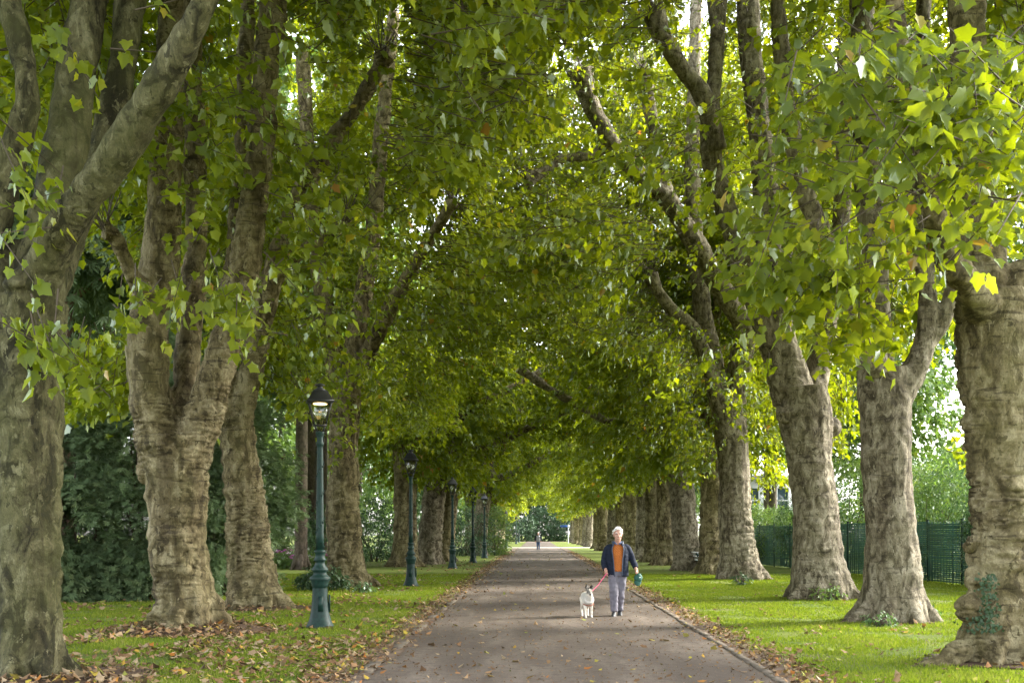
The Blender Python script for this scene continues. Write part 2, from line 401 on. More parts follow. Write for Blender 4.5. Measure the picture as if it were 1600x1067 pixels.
def place_leaves(pos, axis, nrm, size, rnd, T, Fc, fold=.2, curl=.22):
    axis = norm(axis); nrm = norm(nrm - axis * (nrm * axis).sum(1, keepdims=True)); side = np.cross(axis, nrm)
    u, w = T[:, 0], T[:, 1]
    rv = np.random.default_rng(len(pos)); m = len(pos)
    fo = fold*rv.uniform(-.2, 2.2, (m, 1)); cu = curl*rv.uniform(-.3, 2.4, (m, 1)); tw = rv.normal(size=(m, 1))*.22; wd = rv.uniform(.82, 1.12, (m, 1))
    h = fo*np.abs(u)[None] - cu*(w*w)[None] + tw*(u*w)[None]
    v = pos[:, None] + size[:, None, None] * ((wd*u[None])[..., None]*side[:, None] + w[None, :, None]*axis[:, None] + h[..., None]*nrm[:, None])
    n, k = len(pos), len(T)
    f = (Fc[None] + (np.arange(n)*k)[:, None, None]).reshape(-1, Fc.shape[1])
    return v.reshape(-1, 3), f, np.repeat(rnd, k)
def spray_leaves(c, d, K, L, size, rng, droop=.45, jit=.06, up=1.0, spread=.9):
    """K leaves along each twig; c centres, d outward directions"""
    n = len(c)
    d = norm(d + np.array([0, 0, -.15])); upv = np.array([0, 0, 1.])
    perp = norm(np.cross(d, upv) + rng.normal(size=(n, 3))*.15)
    t = (np.arange(K) + .5)/K - .5
    s = np.where(np.arange(K) % 2, 1., -1.)
    Ls = L * rng.uniform(.7, 1.3, n)
    pos = c[:, None] + d[:, None]*(t[None, :, None]*Ls[:, None, None]) + perp[:, None]*(s*.05)[None, :, None] - upv*((t + .5)**2 * .18)[None, :, None]*Ls[:, None, None] + rng.normal(size=(n, K, 3))*jit
    ax = d[:, None]*.55 + perp[:, None]*(s[None, :]*rng.uniform(.2, spread, (n, K)))[..., None] - upv*droop*rng.uniform(.2, 1.8, (n, K, 1)) + rng.normal(size=(n, K, 3))*.28
    nr = upv*up + d[:, None]*.3 + rng.normal(size=(n, K, 3))*.42
    base = rng.random(n)[:, None]
    rnd = np.clip(base*.55 + rng.random((n, K))*.45, 0, 1)**1.05
    rnd = np.where(rng.random((n, K)) < .992, np.minimum(rnd, .93), rng.uniform(.95, 1, (n, K)))
    sz = size * (.45 + .85*rng.random((n, K))**.8)
    return pos.reshape(-1, 3), ax.reshape(-1, 3), nr.reshape(-1, 3), sz.ravel(), rnd.ravel()
def strips(p0, p1, r0, r1):
    """many thin three-sided twigs"""
    d = norm(p1 - p0); a = norm(np.cross(d, np.array([.3, .5, .81]))); b = np.cross(d, a); n = len(p0)
    vs = []
    for p, r in ((p0, r0), (p1, r1)):
        for k in range(3):
            an = k*2*math.pi/3
            vs.append(p + (math.cos(an)*a + math.sin(an)*b)*np.reshape(r, (-1, 1)))
    v = np.stack(vs, 1).reshape(-1, 3)
    q = np.array([[0, 1, 4, 3], [1, 2, 5, 4], [2, 0, 3, 5]])
    return v, (q[None] + (np.arange(n)*6)[:, None, None]).reshape(-1, 4)

# limbs of the near trees that the photograph shows between the leaves: sprays hanging in front of them stay thin
SEG = []
def near_limbs(pts):
    """share of cover wanted (0 = clear) for points in front of a visible limb"""
    if not SEG: return np.zeros(len(pts), bool)
    S = np.array(SEG)
    x = CX + F*pts[:, 0]/np.maximum(pts[:, 1], .5); y = CY - F*(pts[:, 2] - EYE)/np.maximum(pts[:, 1], .5)
    hit = np.zeros(len(pts), bool)
    for ch in range(0, len(pts), 4000):
        sl = slice(ch, ch + 4000)
        ax, ay, bx, by, w, Y, mg = S.T
        dx, dy = bx - ax, by - ay
        t = np.clip(((x[sl, None]-ax)*dx + (y[sl, None]-ay)*dy)/(dx*dx + dy*dy + 1e-6), 0, 1)
        dist = np.hypot(x[sl, None] - ax - t*dx, y[sl, None] - ay - t*dy)
        m = (dist < w*.5 + mg*F/np.maximum(pts[sl, 1, None], 3)) & (pts[sl, 1, None] < Y + .3)
        hit[sl] = m.any(1)
    return hit
def in_gap(pts):
    """natural openings: the view out to the sky and bushes under the right-hand row"""
    x = CX + F*pts[:, 0]/np.maximum(pts[:, 1], .5); y = CY - F*(pts[:, 2] - EYE)/np.maximum(pts[:, 1], .5)
    g = (x > 1422) & (x < 1508) & (y > 612) & (y < 760)
    g |= (x > 1180) & (x < 1236) & (y > 755) & (y < 840)
    return g

# ------------------------------------------------------------------ plane trees
def crown_points(rng, n, cx, cy, cz, rx, ry, rz, zb, inner=.45, gap=.0, freq=.42):
    """spray centres in a lumpy shell; zb(x, y) = lowest height"""
    out = []
    tot = 0
    while tot < n:
        p = rng.uniform(-1, 1, (n*3, 3)); r = np.linalg.norm(p, axis=1)
        p = p[(r < 1) & (r > inner)]
        q = p*np.array([rx, ry, rz]) + np.array([cx, cy, cz])
        q = q[(pnoise(q*freq) > gap - .12) & (q[:, 2] > zb(q[:, 0], q[:, 1]) + .6*pnoise(q*np.array([.6, .6, .1])))]
        out.append(q); tot += len(q)
        if len(q) == 0: break
    return np.concatenate(out)[:n]
def foliage(name, parent, base, c, dcen, rng, K=11, L=.75, size=.19, T=T10, Fc=F10, mat='leaf', twigs=True, **kw):
    d = norm(c - dcen); d[:, 2] *= .35; d = norm(d + rng.normal(size=d.shape)*.35)
    a = spray_leaves(c, d, K, L, size, rng, **kw)
    v, f, r = place_leaves(*a, T, Fc)
    cr = obj(name, mesh_np(name, v - base, f, r), M[mat], parent)
    if twigs:
        p0 = c - d*L*.75 + np.array([0, 0, .06]); p1 = c + d*L*.5
        tv, tf = strips(p0, p1, .011, .003)
        obj('twigs', mesh_np('twigs', tv - base, tf), M['twig'], parent)
    return cr
def trunk_mesh(limbs, base, roots, rng, voxel=.045, wr=1.0, amp=1.0):
    mb = MB()
    for pts, rad in limbs:
        mb.tube(np.array(pts) - base, rad, 16, .14)
    r0 = limbs[0][1][1]
    for an, ln, rr in roots:
        d = np.array([math.cos(an), math.sin(an), 0]); rk = r0*rr*1.08; ln = ln*.95
        s = np.array([0, 0, 0.])
        mb.tube([s + d*r0*.5 + [0, 0, .85], s + d*(r0*.86) + [0, 0, .30], s + d*(r0*1.05 + ln*.45) + [0, 0, .05], s + d*(r0*1.1 + ln) + [0, 0, -.09]],
                [rk*1.0, rk*.95, rk*.62, rk*.22], 10, .08)
    me, v, n = remesh(mb, voxel, 4)
    w = v + base
    low = np.clip(1.25 - v[:, 2]/6.5, .25, 1)
    b = pnoise(w*np.array([1.6, 1.6, 1.1])) * .05
    wl3 = pnoise(w*np.array([2.6, 2.6, 19.]) + 51); wm = np.clip(.5 + 1.6*pnoise(w*.7 + 3), 0, 1)
    wl = pnoise(w*np.array([1.0, 1.0, 5.2]) + 11); wl2 = pnoise(w*np.array([1.8, 1.8, 10.]) + 31)
    h = b + wr*low*(.050*wl + wm*(-.05*np.maximum(0, .13 - np.abs(wl2))*9 - .035*np.maximum(0, .12 - np.abs(wl3))*8 + .03*wl2)) + .02*pnoise(w*5.5)
    fl = np.clip(1 - v[:, 2]/.9, 0, 1)
    ang = np.arctan2(v[:, 1], v[:, 0])
    h += fl*.05*pnoise(np.stack([np.cos(ang)*3.2, np.sin(ang)*3.2, v[:, 2]*.5 + base[1]], 1))
    v = v + n*(h*amp)[:, None]
    return setco(me, v)
def shoots(knobs, base, rng, parent, n=16, ln=(.9, 2.0)):
    """long thin shoots growing from the pollard heads"""
    for k in knobs:
        a, b, ra, rb = [], [], [], []
        for _ in range(n):
            d = norm(np.array([rng.normal()*.55, rng.normal()*.55, rng.uniform(.5, 1.2)])); l = rng.uniform(*ln)
            p = k + rng.normal(size=3)*.05; r = rng.uniform(.008, .016)
            for s in range(3):
                q = p + d*l/3; a.append(p); b.append(q); ra.append(r*(1 - s*.25)); rb.append(r*(.75 - s*.25))
                p = q; d = norm(d + np.array([rng.normal()*.08, rng.normal()*.08, .10]))
        v, f = strips(np.array(a), np.array(b), np.array(ra), np.array(rb))
        obj('shoots', mesh_np('shoots', v - base, f), M['twig'], parent)

def px_limbs(spec, Y, clear=()):
    out = []
    for k, l in enumerate(spec):
        pts = []; rad = []
        for s in l:
            y = Y + (s[3] if len(s) > 3 else 0)
            pts.append(P(s[0], s[1], y)); rad.append(s[2]*.5*y/F)
        if k == 0: pts[0][2] = -.25
        out.append((pts, rad))
        for i in range(len(l) - 1):
            a, b = l[i], l[i+1]
            if a[1] > -60:
                SEG.append((a[0], a[1], b[0], b[1], .5*(a[2] + b[2])*.9, Y + (a[3] if len(a) > 3 else 0), .80 if k in clear else .46))
    return out

GL, GR = 'plane trees of the avenue, left row', 'plane trees of the avenue, right row'
NEAR = {}
NEAR['L1'] = dict(bark='bark_moss', Y=12.8, side=-1, label='mossy plane tree at the left picture edge with a grey limb sweeping up', limbs=[
    [(48, 1075, 116), (46, 1000, 102), (45, 900, 101), (44, 800, 101), (42, 700, 102), (40, 600, 104), (42, 520, 114), (46, 470, 112)],
    [(48, 510, 76), (64, 430, 64, -.2), (105, 345, 61, -.5), (165, 265, 56, -.8), (225, 175, 52, -1.1), (275, 90, 50, -1.4), (325, -10, 48, -1.7), (380, -130, 38, -2.0), (430, -260, 28, -2.3)],
    [(48, 490, 84), (72, 370, 74, .2), (100, 250, 66, .4), (118, 120, 62, .6), (140, 0, 58, .8), (165, -150, 46, 1), (185, -300, 30, 1.2)],
    [(60, 480, 60, .3), (110, 370, 52, .8), (165, 230, 50, 1.2), (190, 100, 48, 1.5), (205, 0, 44, 1.7), (225, -150, 34, 1.9)],
    [(25, 510, 66), (-8, 400, 58), (8, 280, 50), (40, 170, 45), (35, 90, 43), (12, 0, 41), (-20, -120, 34)]],
    knobs=[], roots=[(.1, .35, .34), (-.9, .5, .36), (-1.7, .3, .32), (-2.6, .3, .3), (1.2, .3, .3), (2.3, .3, .3)], wr=.35, burl=[(30, 445, 44, -.32)])
NEAR['L2'] = dict(Y=19.0, side=-1, label='wrinkled plane tree forking into three limbs, standing in a ring of brown leaves', limbs=[
    [(292, 992, 116), (288, 940, 98), (283, 870, 92), (279, 790, 90), (275, 730, 92), (272, 680, 98)],
    [(258, 720, 70), (236, 630, 68), (229, 550, 65), (238, 470, 64), (252, 380, 58), (258, 280, 51), (263, 180, 44), (268, 60, 40), (272, -80, 32), (276, -260, 22)],
    [(284, 690, 60, .2), (288, 600, 42, .5), (298, 500, 38, .7), (306, 400, 36, .9), (306, 280, 34, 1.0), (300, 150, 32, 1.1), (296, 20, 30, 1.2), (290, -120, 24, 1.2)],
    [(292, 720, 72), (325, 630, 58), (353, 530, 50), (380, 420, 48), (396, 320, 46), (408, 220, 44), (418, 110, 43), (428, 0, 41), (440, -130, 32), (455, -300, 22)],
    [(232, 460, 34, -.2), (207, 430, 26, -.6), (192, 398, 23, -.8), (176, 366, 28, -1.0), (160, 362, 34, -1.1)]],
    knobs=[(162, 358, -1.1)], roots=[(.0, .35, .36), (-.8, .3, .36), (-1.6, .25, .34), (-2.5, .4, .36), (3.0, .4, .34), (1.4, .3, .3)], wr=1.3, burl=[(226, 738, 26, -.1)])
NEAR['L3'] = dict(clear=(2, 3), Y=24.8, side=-1, label='ridged plane tree leaning slightly left, between the three-limbed tree and the nearest lamp', limbs=[
    [(398, 957, 96), (393, 900, 76), (388, 840, 70), (382, 780, 62), (375, 720, 56), (371, 670, 56)],
    [(364, 700, 44), (355, 620, 36), (352, 540, 32), (362, 440, 30), (372, 330, 28), (380, 200, 26), (385, 50, 24), (388, -100, 18)],
    [(372, 710, 46), (382, 625, 40), (402, 530, 39), (420, 450, 37), (442, 380, 34), (472, 298, 30), (512, 232, 27), (557, 168, 24), (592, 108, 22), (600, 88, 34)],
    [(425, 440, 22, -.3), (470, 395, 18, -.6), (520, 362, 16, -1), (540, 348, 26, -1.1)]],
    knobs=[(600, 84, 0), (540, 346, -1.1)], roots=[(-.2, .5, .36), (-1.0, .4, .36), (-1.9, .3, .34), (2.9, .3, .34), (1.5, .3, .3)], wr=1.4, burl=[(360, 800, 20, -.1)])
NEAR['L4'] = dict(Y=35.3, side=-1, label='stout plane trunk with a leafy shrub at its foot, seen just beyond the nearest lamp', limbs=[
    [(543, 924, 80), (539, 870, 58), (536, 800, 53), (536, 730, 49), (538, 660, 48), (540, 600, 50)],
    [(543, 620, 38), (560, 500, 30), (578, 400, 27), (590, 280, 25), (602, 150, 22), (615, 20, 18)],
    [(535, 620, 36), (512, 500, 28), (492, 380, 26), (482, 240, 24), (472, 80, 20)],
    [(548, 610, 30), (600, 500, 24, -.6), (650, 410, 20, -1.2), (700, 330, 16, -2), (706, 318, 26, -2)]],
    knobs=[(706, 312, -2)], roots=[(-.1, .6, .36), (-.9, .4, .36), (-1.8, .3, .34), (2.9, .3, .34), (1.5, .3, .3)], wr=1.0, burl=[])
NEAR['R1'] = dict(Y=14.5, side=1, label='lumpy plane trunk at the right picture edge with ivy at its dark foot', limbs=[
    [(1562, 1045, 140), (1566, 985, 108), (1566, 900, 100), (1564, 800, 100), (1561, 700, 102), (1557, 600, 110), (1553, 520, 118), (1550, 460, 116)],
    [(1540, 510, 84), (1532, 400, 74), (1522, 280, 66), (1515, 150, 60), (1510, 0, 55), (1500, -150, 45), (1490, -300, 32)],
    [(1558, 490, 74), (1590, 440, 66), (1640, 415, 58), (1690, 350, 54), (1720, 200, 46), (1730, 0, 40)],
    [(1535, 480, 60, -.3), (1502, 430, 46, -.8), (1472, 380, 40, -1.2), (1452, 300, 35, -1.6), (1428, 180, 31, -2), (1404, 40, 28, -2.4), (1384, -100, 22, -2.6)]],
    knobs=[], roots=[(-2.75, .95, .34), (-2.0, .3, .36), (-1.2, .3, .36), (-.4, .3, .34), (2.6, .3, .34), (1.4, .3, .3)], wr=1.2, burl=[(1518, 945, 46, -.25), (1522, 905, 34, -.2), (1518, 845, 24, -.2)])
NEAR['R2'] = dict(bark='bark_pale', Y=21.2, side=1, label='mottled straight plane trunk in front of the green fence, with a long dark root', limbs=[
    [(1394, 978, 118), (1396, 925, 94), (1393, 850, 80), (1388, 770, 77), (1384, 690, 77), (1381, 620, 78), (1379, 575, 74)],
    [(1374, 620, 62), (1366, 520, 54), (1362, 430, 48), (1358, 300, 42), (1350, 150, 38), (1345, 0, 35), (1340, -130, 28)],
    [(1392, 625, 56), (1425, 580, 42), (1446, 530, 36), (1450, 480, 32), (1442, 400, 29), (1436, 280, 27), (1440, 120, 25), (1445, -30, 20)],
    [(1438, 550, 30), (1470, 505, 27), (1490, 440, 24), (1500, 330, 22), (1505, 200, 18)],
    [(1372, 580, 42, -.3), (1332, 470, 35, -1), (1285, 370, 32, -1.5), (1245, 250, 29, -2), (1225, 120, 27, -2.4), (1215, 0, 24, -2.6)]],
    knobs=[], roots=[(-2.7, .75, .36), (-2.0, .3, .36), (-1.2, .3, .34), (-.3, .35, .36), (2.6, .3, .34), (1.2, .3, .3)], wr=.15, burl=[(1428, 590, 36, .1)])
NEAR['R3'] = dict(clear=(2, 3), bark='bark_pale', Y=28.5, side=1, label='pale plane trunk flaring into a broad fork with a burl below it', limbs=[
    [(1284, 944, 108), (1279, 890, 84), (1275, 830, 73), (1270, 760, 70), (1264, 700, 74), (1257, 645, 84), (1252, 605, 80)],
    [(1246, 630, 62), (1214, 490, 42), (1202, 380, 38), (1192, 260, 38), (1180, 150, 38), (1172, 60, 37), (1167, -20, 34), (1158, -150, 26)],
    [(1236, 625, 56), (1200, 520, 41), (1165, 420, 38), (1132, 320, 34), (1113, 250, 31), (1110, 190, 29), (1117, 120, 26), (1121, 40, 24), (1120, -10, 34)],
    [(1122, 235, 30, -.2), (1100, 155, 29, -.4), (1064, 103, 27, -.6), (1036, 60, 25, -.8), (1022, 22, 40, -.9)],
    [(1262, 630, 50, .3), (1290, 520, 34, .8), (1310, 400, 30, 1.2), (1318, 250, 26, 1.4), (1320, 80, 22, 1.5)]],
    knobs=[(1022, 15, -.9), (1120, -14, 0)], roots=[(-2.6, .45, .36), (-1.9, .35, .36), (-1.2, .35, .36), (-.4, .45, .36), (2.6, .3, .34), (1.2, .3, .3)], wr=.6, burl=[(1300, 668, 30, 0), (1225, 645, 30, -.35)])
NEAR['R4'] = dict(clear=(1, 2, 3), bark='bark_pale', Y=40.5, side=1, label='brown plane trunk whose long bare limb arches over the path', limbs=[
    [(1158, 912, 82), (1153, 860, 58), (1149, 800, 51), (1146, 730, 49), (1143, 670, 51), (1140, 625, 54)],
    [(1142, 640, 46), (1158, 560, 37, -.5), (1162, 510, 35, -1), (1132, 460, 35, -1.5), (1086, 380, 32, -2), (1040, 310, 30, -2.5), (990, 265, 28, -3), (950, 215, 27, -3.5), (918, 150, 30, -4), (906, 108, 44, -4.2)],
    [(1040, 308, 26, -2.5), (1028, 230, 20, -2.6), (1016, 170, 20, -2.7), (1005, 116, 28, -2.8)],
    [(955, 222, 20, -3.4), (925, 243, 15, -3.5), (880, 248, 15, -3.7), (845, 270, 17, -3.9), (820, 284, 24, -4.0)],
    [(1132, 650, 38), (1112, 590, 26, -.4), (1086, 518, 22, -.8), (1050, 485, 20, -1.2), (1027, 452, 18, -1.4), (1016, 430, 26, -1.5)],
    [(1136, 640, 42), (1112, 560, 32), (1094, 450, 28), (1082, 300, 26), (1085, 150, 22), (1088, 0, 18)]],
    knobs=[(905, 96, -4.2), (1004, 108, -2.8), (822, 276, -4.0), (1014, 424, -1.5)], roots=[(-2.6, .4, .36), (-1.8, .3, .36), (-1.1, .4, .36), (-.3, .5, .36), (2.6, .3, .34), (1.2, .3, .3)], wr=.8, burl=[])

# hanging boughs seen against the avenue: (px, py, depth, half width px, half height px, half depth m, sprays, owner)
DRAPES = [
    (1335, 250, 12.8, 190, 210, 2.2, 300, 'R1'), (1250, 430, 15, 130, 60, 2, 170, 'R2'), (1450, 130, 10.0, 150, 120, 1, 150, 'R1'), (1560, 230, 10.5, 80, 190, 1, 110, 'R1'),
    (1330, 520, 16, 90, 40, 1.5, 70, 'R2'), (1300, 640, 30, 40, 60, 1.5, 50, 'R3'), (1190, 610, 33, 60, 90, 2, 150, 'R4'), (1475, 650, 24, 45, 40, 1, 22, 'R2'), (1500, 700, 22, 18, 30, .6, 12, 'R2'),
    (1450, 40, 8.6, 130, 60, .8, 60, 'R1'), (1560, 60, 8.2, 70, 60, .6, 40, 'R1'),
    (1200, 745, 44, 50, 35, 2, 70, 'R4'), (1090, 690, 40, 40, 60, 2, 80, 'R4'), (1010, 640, 46, 100, 90, 3, 300, 'R4'), (1060, 560, 38, 90, 60, 2, 160, 'R4'),
    (70, 540, 12.2, 70, 26, .5, 40, 'L1'), (60, 320, 11.8, 70, 140, .6, 34, 'L1'), (350, 480, 17, 190, 55, 1.6, 150, 'L2'), (470, 320, 20, 130, 130, 3, 330, 'L3'), (150, 590, 22, 80, 60, 2, 120, 'L2'),
    (330, 200, 16.5, 110, 150, 1.5, 160, 'L2'), (560, 600, 29, 70, 70, 2, 170, 'L4'), (470, 560, 25, 80, 70, 2, 150, 'L3'), (540, 690, 32, 40, 40, 1, 45, 'L4'), (330, 640, 19.5, 30, 30, .5, 14, 'L2'),
    (640, 610, 45, 110, 90, 3, 330, 'L4'), (600, 440, 30, 140, 110, 3, 330, 'L4'),
]
OVAL = []
def near_tree(key, spec):
    Y, s = spec['Y'], spec['side']
    b = spec['limbs'][0][0]; base = P(b[0], b[1], Y); base[2] = 0.0
    rng = np.random.default_rng(sum(map(ord, key))*7)
    t = empty('plane_tree', base, spec['label'], 'tree', GL if s < 0 else GR)
    L = spec['_limbs']
    extra = []
    for (x, y, w, dy) in spec['burl']:
        p = P(x, y, Y + dy); r = w*.5*Y/F
        extra.append(([p + [0, .12, -r*.5], p, p + [0, .1, r*.6]], [r*.8, r, r*.7]))
    obj('trunk', trunk_mesh(L + extra, base, spec['roots'], rng, .024 if Y < 30 else .04, spec['wr']), M[spec.get('bark', 'bark')], t)
    knobs = [P(x, y, Y + dy) for x, y, dy in spec['knobs']] + [np.array(l[0][-1]) for l in L[1:] if l[0][-1][2] > 9]
    shoots(knobs, base, rng, t)
    inx = -s
    def zb(x, y):
        dx = np.abs(x - base[0]); ax = np.abs(x)
        return np.where(ax < 3.4, 7.0 - .35*ax, np.where((ax > abs(base[0]) + 1.5) & (s < 0), 7.6, 5.1)) + np.where(Y < 20, .5, 0)
    n = 4600
    c = crown_points(rng, n, base[0] + inx*1.9, Y + .3, 11.8, 7.0, 4.8, 7.6, zb, .30, .0)
    if key in ('R4', 'L4', 'R3', 'L3'):
        c = np.concatenate([c, crown_points(rng, 1500 if s < 0 else 3600, base[0] + inx*2.0, Y + (3.5 if s < 0 else 4.5), 15.5, 6.5, 3.2, 6.5, zb, .1, -.05)])
    n0 = len(c)
    for (px, py, dY, rx, ry, rY, k, own) in DRAPES:
        if own == key:
            q = norm(rng.normal(size=(k, 3)))*rng.random((k, 1))**(1/3)
            yy = dY + q[:, 1]*rY
            c = np.concatenate([c, np.array([P(px + a*rx, py + e*ry, y) for a, e, y in zip(q[:, 0], q[:, 2], yy)])])
    hit = near_limbs(c)
    keep = (~hit | (rng.random(len(c)) < np.where(np.arange(len(c)) < n0, .05, np.where(s < 0, .22, .36)))) & ~in_gap(c)
    x = CX + F*c[:, 0]/np.maximum(c[:, 1], .5); y = CY - F*(c[:, 2] - EYE)/np.maximum(c[:, 1], .5)
    # the open tunnel ahead: nothing hangs low over the path close to the camera
    keep &= ~((np.abs(x - 850) < 130) & (y > 560))
    keep &= c[:, 1] > (10.6 if s < 0 else 9.6)
    foliage('crown', t, base, c[keep], np.array([base[0], Y, 9.0]), rng, size=.138 if Y < 16 else .155 if Y < 26 else .18, **(dict(T=T20, Fc=F20) if Y < 16 else {} if Y < 26 else dict(T=T6, Fc=F6)))
    NEAR[key]['_obj'] = t
for k, sp in NEAR.items(): sp['_limbs'] = px_limbs(sp['limbs'], sp['Y'], sp.get('clear', ()))
for k, sp in list(NEAR.items()): near_tree(k, sp)

# trees of the rows that are smaller in the picture: three bodies, copied
def row_tree_meshes(seed, flare):
    rng = np.random.default_rng(seed); z0 = np.zeros(3)
    h = rng.uniform(4.9, 5.6); r = .52
    lean = rng.normal()*.12
    limbs = [([(0, 0, -.25), (0, 0, .5), (lean*.3, 0, 2), (lean*.6, 0, 3.6), (lean, 0, h)], [r*1.35, r*1.08, r*.95, r*.9, r*1.02])]
    knobs = []
    for k in range(5):
        an = k*2*math.pi/5 + rng.normal()*.25 + .2; o = rng.uniform(.35, .75) if k else 1.0
        if k == 0: an = 0.1
        d = np.array([math.cos(an), math.sin(an), 0])
        p = [np.array([lean, 0, h - .4])]; q = np.array([lean, 0, h + .5]) + d*.45; rr = [.36]
        for j in range(5):
            p.append(q.copy()); rr.append(.27 - j*.035)
            q = q + d*o*(1.3 if k == 0 else 1.0)*rng.uniform(.8, 1.2) + np.array([rng.normal()*.2, rng.normal()*.2, 1.5 if k else 1.0])
        rr[-1] = .22; limbs.append((p, rr)); knobs.append(p[-1])
    roots = [(k*1.05 + rng.normal()*.2, rng.uniform(.25, .5)*flare, .35) for k in range(6)]
    tm = trunk_mesh(limbs, z0, roots, rng, .065, .9)
    def zb(x, y):   # x towards the path
        return np.where(x > 4.3, 6.6, np.where(x > 3.0, 5.2, 4.2))
    c = crown_points(rng, 1250, 1.0, 0, 9.8, (6.9, 5.0, 5.6)[seed % 3], (1.9, 2.6, 2.4)[seed % 3], 6.2, zb, .3, .02)
    d = norm(c - np.array([0, 0, 8.5])); d[:, 2] *= .35; d = norm(d + rng.normal(size=d.shape)*.35)
    a = spray_leaves(c, d, 11, .95, .27, rng)
    v, f, rd = place_leaves(*a, T6, F6)
    cm = mesh_np('crown', v, f, rd)
    return tm, cm
ROW = [row_tree_meshes(31 + 5*k, 1.0 + .2*k) for k in range(3)]
for tm, cm in ROW: tm.materials.append(M['bark_pale' if tm is ROW[1][0] else 'bark']); cm.materials.append(M['leaf'])
def row_tree(px, Y, side, wpx, label, lean=0.0, k=None, x=None):
    X = (px - CX)*Y/F if x is None else x
    t = empty('plane_tree', (X, Y, 0), label, 'tree', GL if side < 0 else GR, rz=(0 if side < 0 else math.pi) + RNG.normal()*.15)
    k = int(RNG.integers(3)) if k is None else k
    s = (wpx*Y/F/1.0) if wpx else RNG.uniform(.9, 1.1)
    a = link(bpy.data.objects.new('trunk', ROW[k][0]), t); b = link(bpy.data.objects.new('crown', ROW[k][1]), t)
    a.scale = (s, s, 1); a.rotation_euler = (0, lean*(1 if side < 0 else -1), 0)
    b.scale = (1, 1, RNG.uniform(.95, 1.06))
    return t
row_tree(633, 55.7, -1, 38, 'straight thick plane trunk just left of the second lamp', 0, 0)
row_tree(668, 60.5, -1, 38, 'plane trunk leaning right, directly behind the second lamp', .11, 1)
row_tree(692, 66.5, -1, 30, 'slim grey plane trunk leaning right, between the second and third lamps', .10, 2)
row_tree(746, 84, -1, 24, 'leaning plane trunk rising out of the glossy shrub by the fifth lamp', .12, 1)
row_tree(762, 95, -1, 22, 'plane trunk mostly hidden by the glossy lampside shrub', .05, 0)
row_tree(1113, 45.5, 1, 40, 'greenish plane trunk half hidden behind the brown one with the bare limb', 0, 0)
row_tree(1076, 50.5, 1, 42, 'pale pinkish plane trunk leaning left with mossy roots, left of the bench end', -.10, 1)
row_tree(1040, 58.5, 1, 30, 'dark plane trunk next to the pale mossy-rooted one, in the close dark group', 0, 2)
row_tree(1021, 64.5, 1, 28, 'dark plane trunk in the middle of the close dark group right of the old man', 0, 0)
row_tree(1005, 70.5, 1, 24, 'dark plane trunk ending the close dark group just right of the old man', 0, 1)
row_tree(987, 80, 1, 25, 'sunlit plane trunk rising right behind the shoulder of the old man', 0, 2)
row_tree(972, 88, 1, 22, 'plane trunk partly hidden behind the white-haired head of the old man', 0, 0)
row_tree(958, 97, 1, 20, 'plane trunk directly left of the old man, first of the pale trunks there', 0, 1)
row_tree(943, 106, 1, 19, 'flared plane trunk left of the old man, standing nearest the path edge', -.03, 2)
FAR_R = 'small distant plane trunk far down the right row near the cross path'
FAR_L = 'small distant plane trunk far down the left row beyond the glossy shrub'
for Y in (121, 137, 149, 161, 175, 188, 201): row_tree(0, Y, 1, None, FAR_R, x=6.5 + RNG.normal()*.15)
for Y in (106, 116, 138, 150, 163, 176, 190, 203): row_tree(0, Y, -1, None, FAR_L, x=-6.0 + RNG.normal()*.15)

# ------------------------------------------------------------------ other trees and shrubs
def blob(rng, n, c, r, zmin=.1, gap=-.1, freq=.9, inner=.5):
    c = np.array(c, float); r = np.array(r, float); out = []; tot = 0; it = 0
    while tot < n and it < 60:
        it += 1
        p = rng.uniform(-1, 1, (n*3, 3)); l = np.linalg.norm(p, axis=1); p = p[(l < 1) & (l > inner)]
        q = p*r + c + .22*r.min()*np.stack([pnoise(p*2.2 + c), pnoise(p*2.2 + c + 7), pnoise(p*2.2 + c + 19)], 1)
        q = q[(q[:, 2] > zmin) & (pnoise(q*freq) > gap - .1)]
        out.append(q); tot += len(q)
    return np.concatenate(out)[:n]
def stems(base, top, n, rng, spread, r, parent, mat):
    mb = MB()
    for k in range(n):
        a = rng.uniform(0, 6.28); d = np.array([math.cos(a), math.sin(a), 0])*spread
        p = [d*.12 + [0, 0, -.05], d*.35 + [0, 0, top*.3], d*.7 + [rng.normal()*.05, rng.normal()*.05, top*.65], d + [0, 0, top]]
        mb.tube(p, [r, r*.8, r*.6, r*.25], 6)
    obj('stem', mb.mesh('stem', True), M[mat], parent)
def shrub(name, loc, r, n, mat, label, cat='shrub', group=None, size=.1, T=T4, Fc=F4, K=10, L=.5, seed=0, gap=-.1, freq=.9, n_stem=6, **kw):
    rng = np.random.default_rng(seed + int(abs(loc[0]*10)) + int(loc[1]*7))
    t = empty(name, (loc[0], loc[1], 0), label, cat, group)
    c = blob(rng, n, (loc[0], loc[1], loc[2]), r, min(.08, r[2]*.15), gap, freq, .72 if mat == 'conifer' else .5)
    foliage('foliage', t, np.array([loc[0], loc[1], 0]), c, np.array([loc[0], loc[1], loc[2]*.6]), rng, K=K, L=L, size=size, T=T, Fc=Fc, mat=mat, twigs=False, jit=L*.12, **kw)
    stems(None, loc[2] + r[2]*.4, n_stem, rng, min(r[0], r[1])*.6, .035, t, 'twig')
    return t
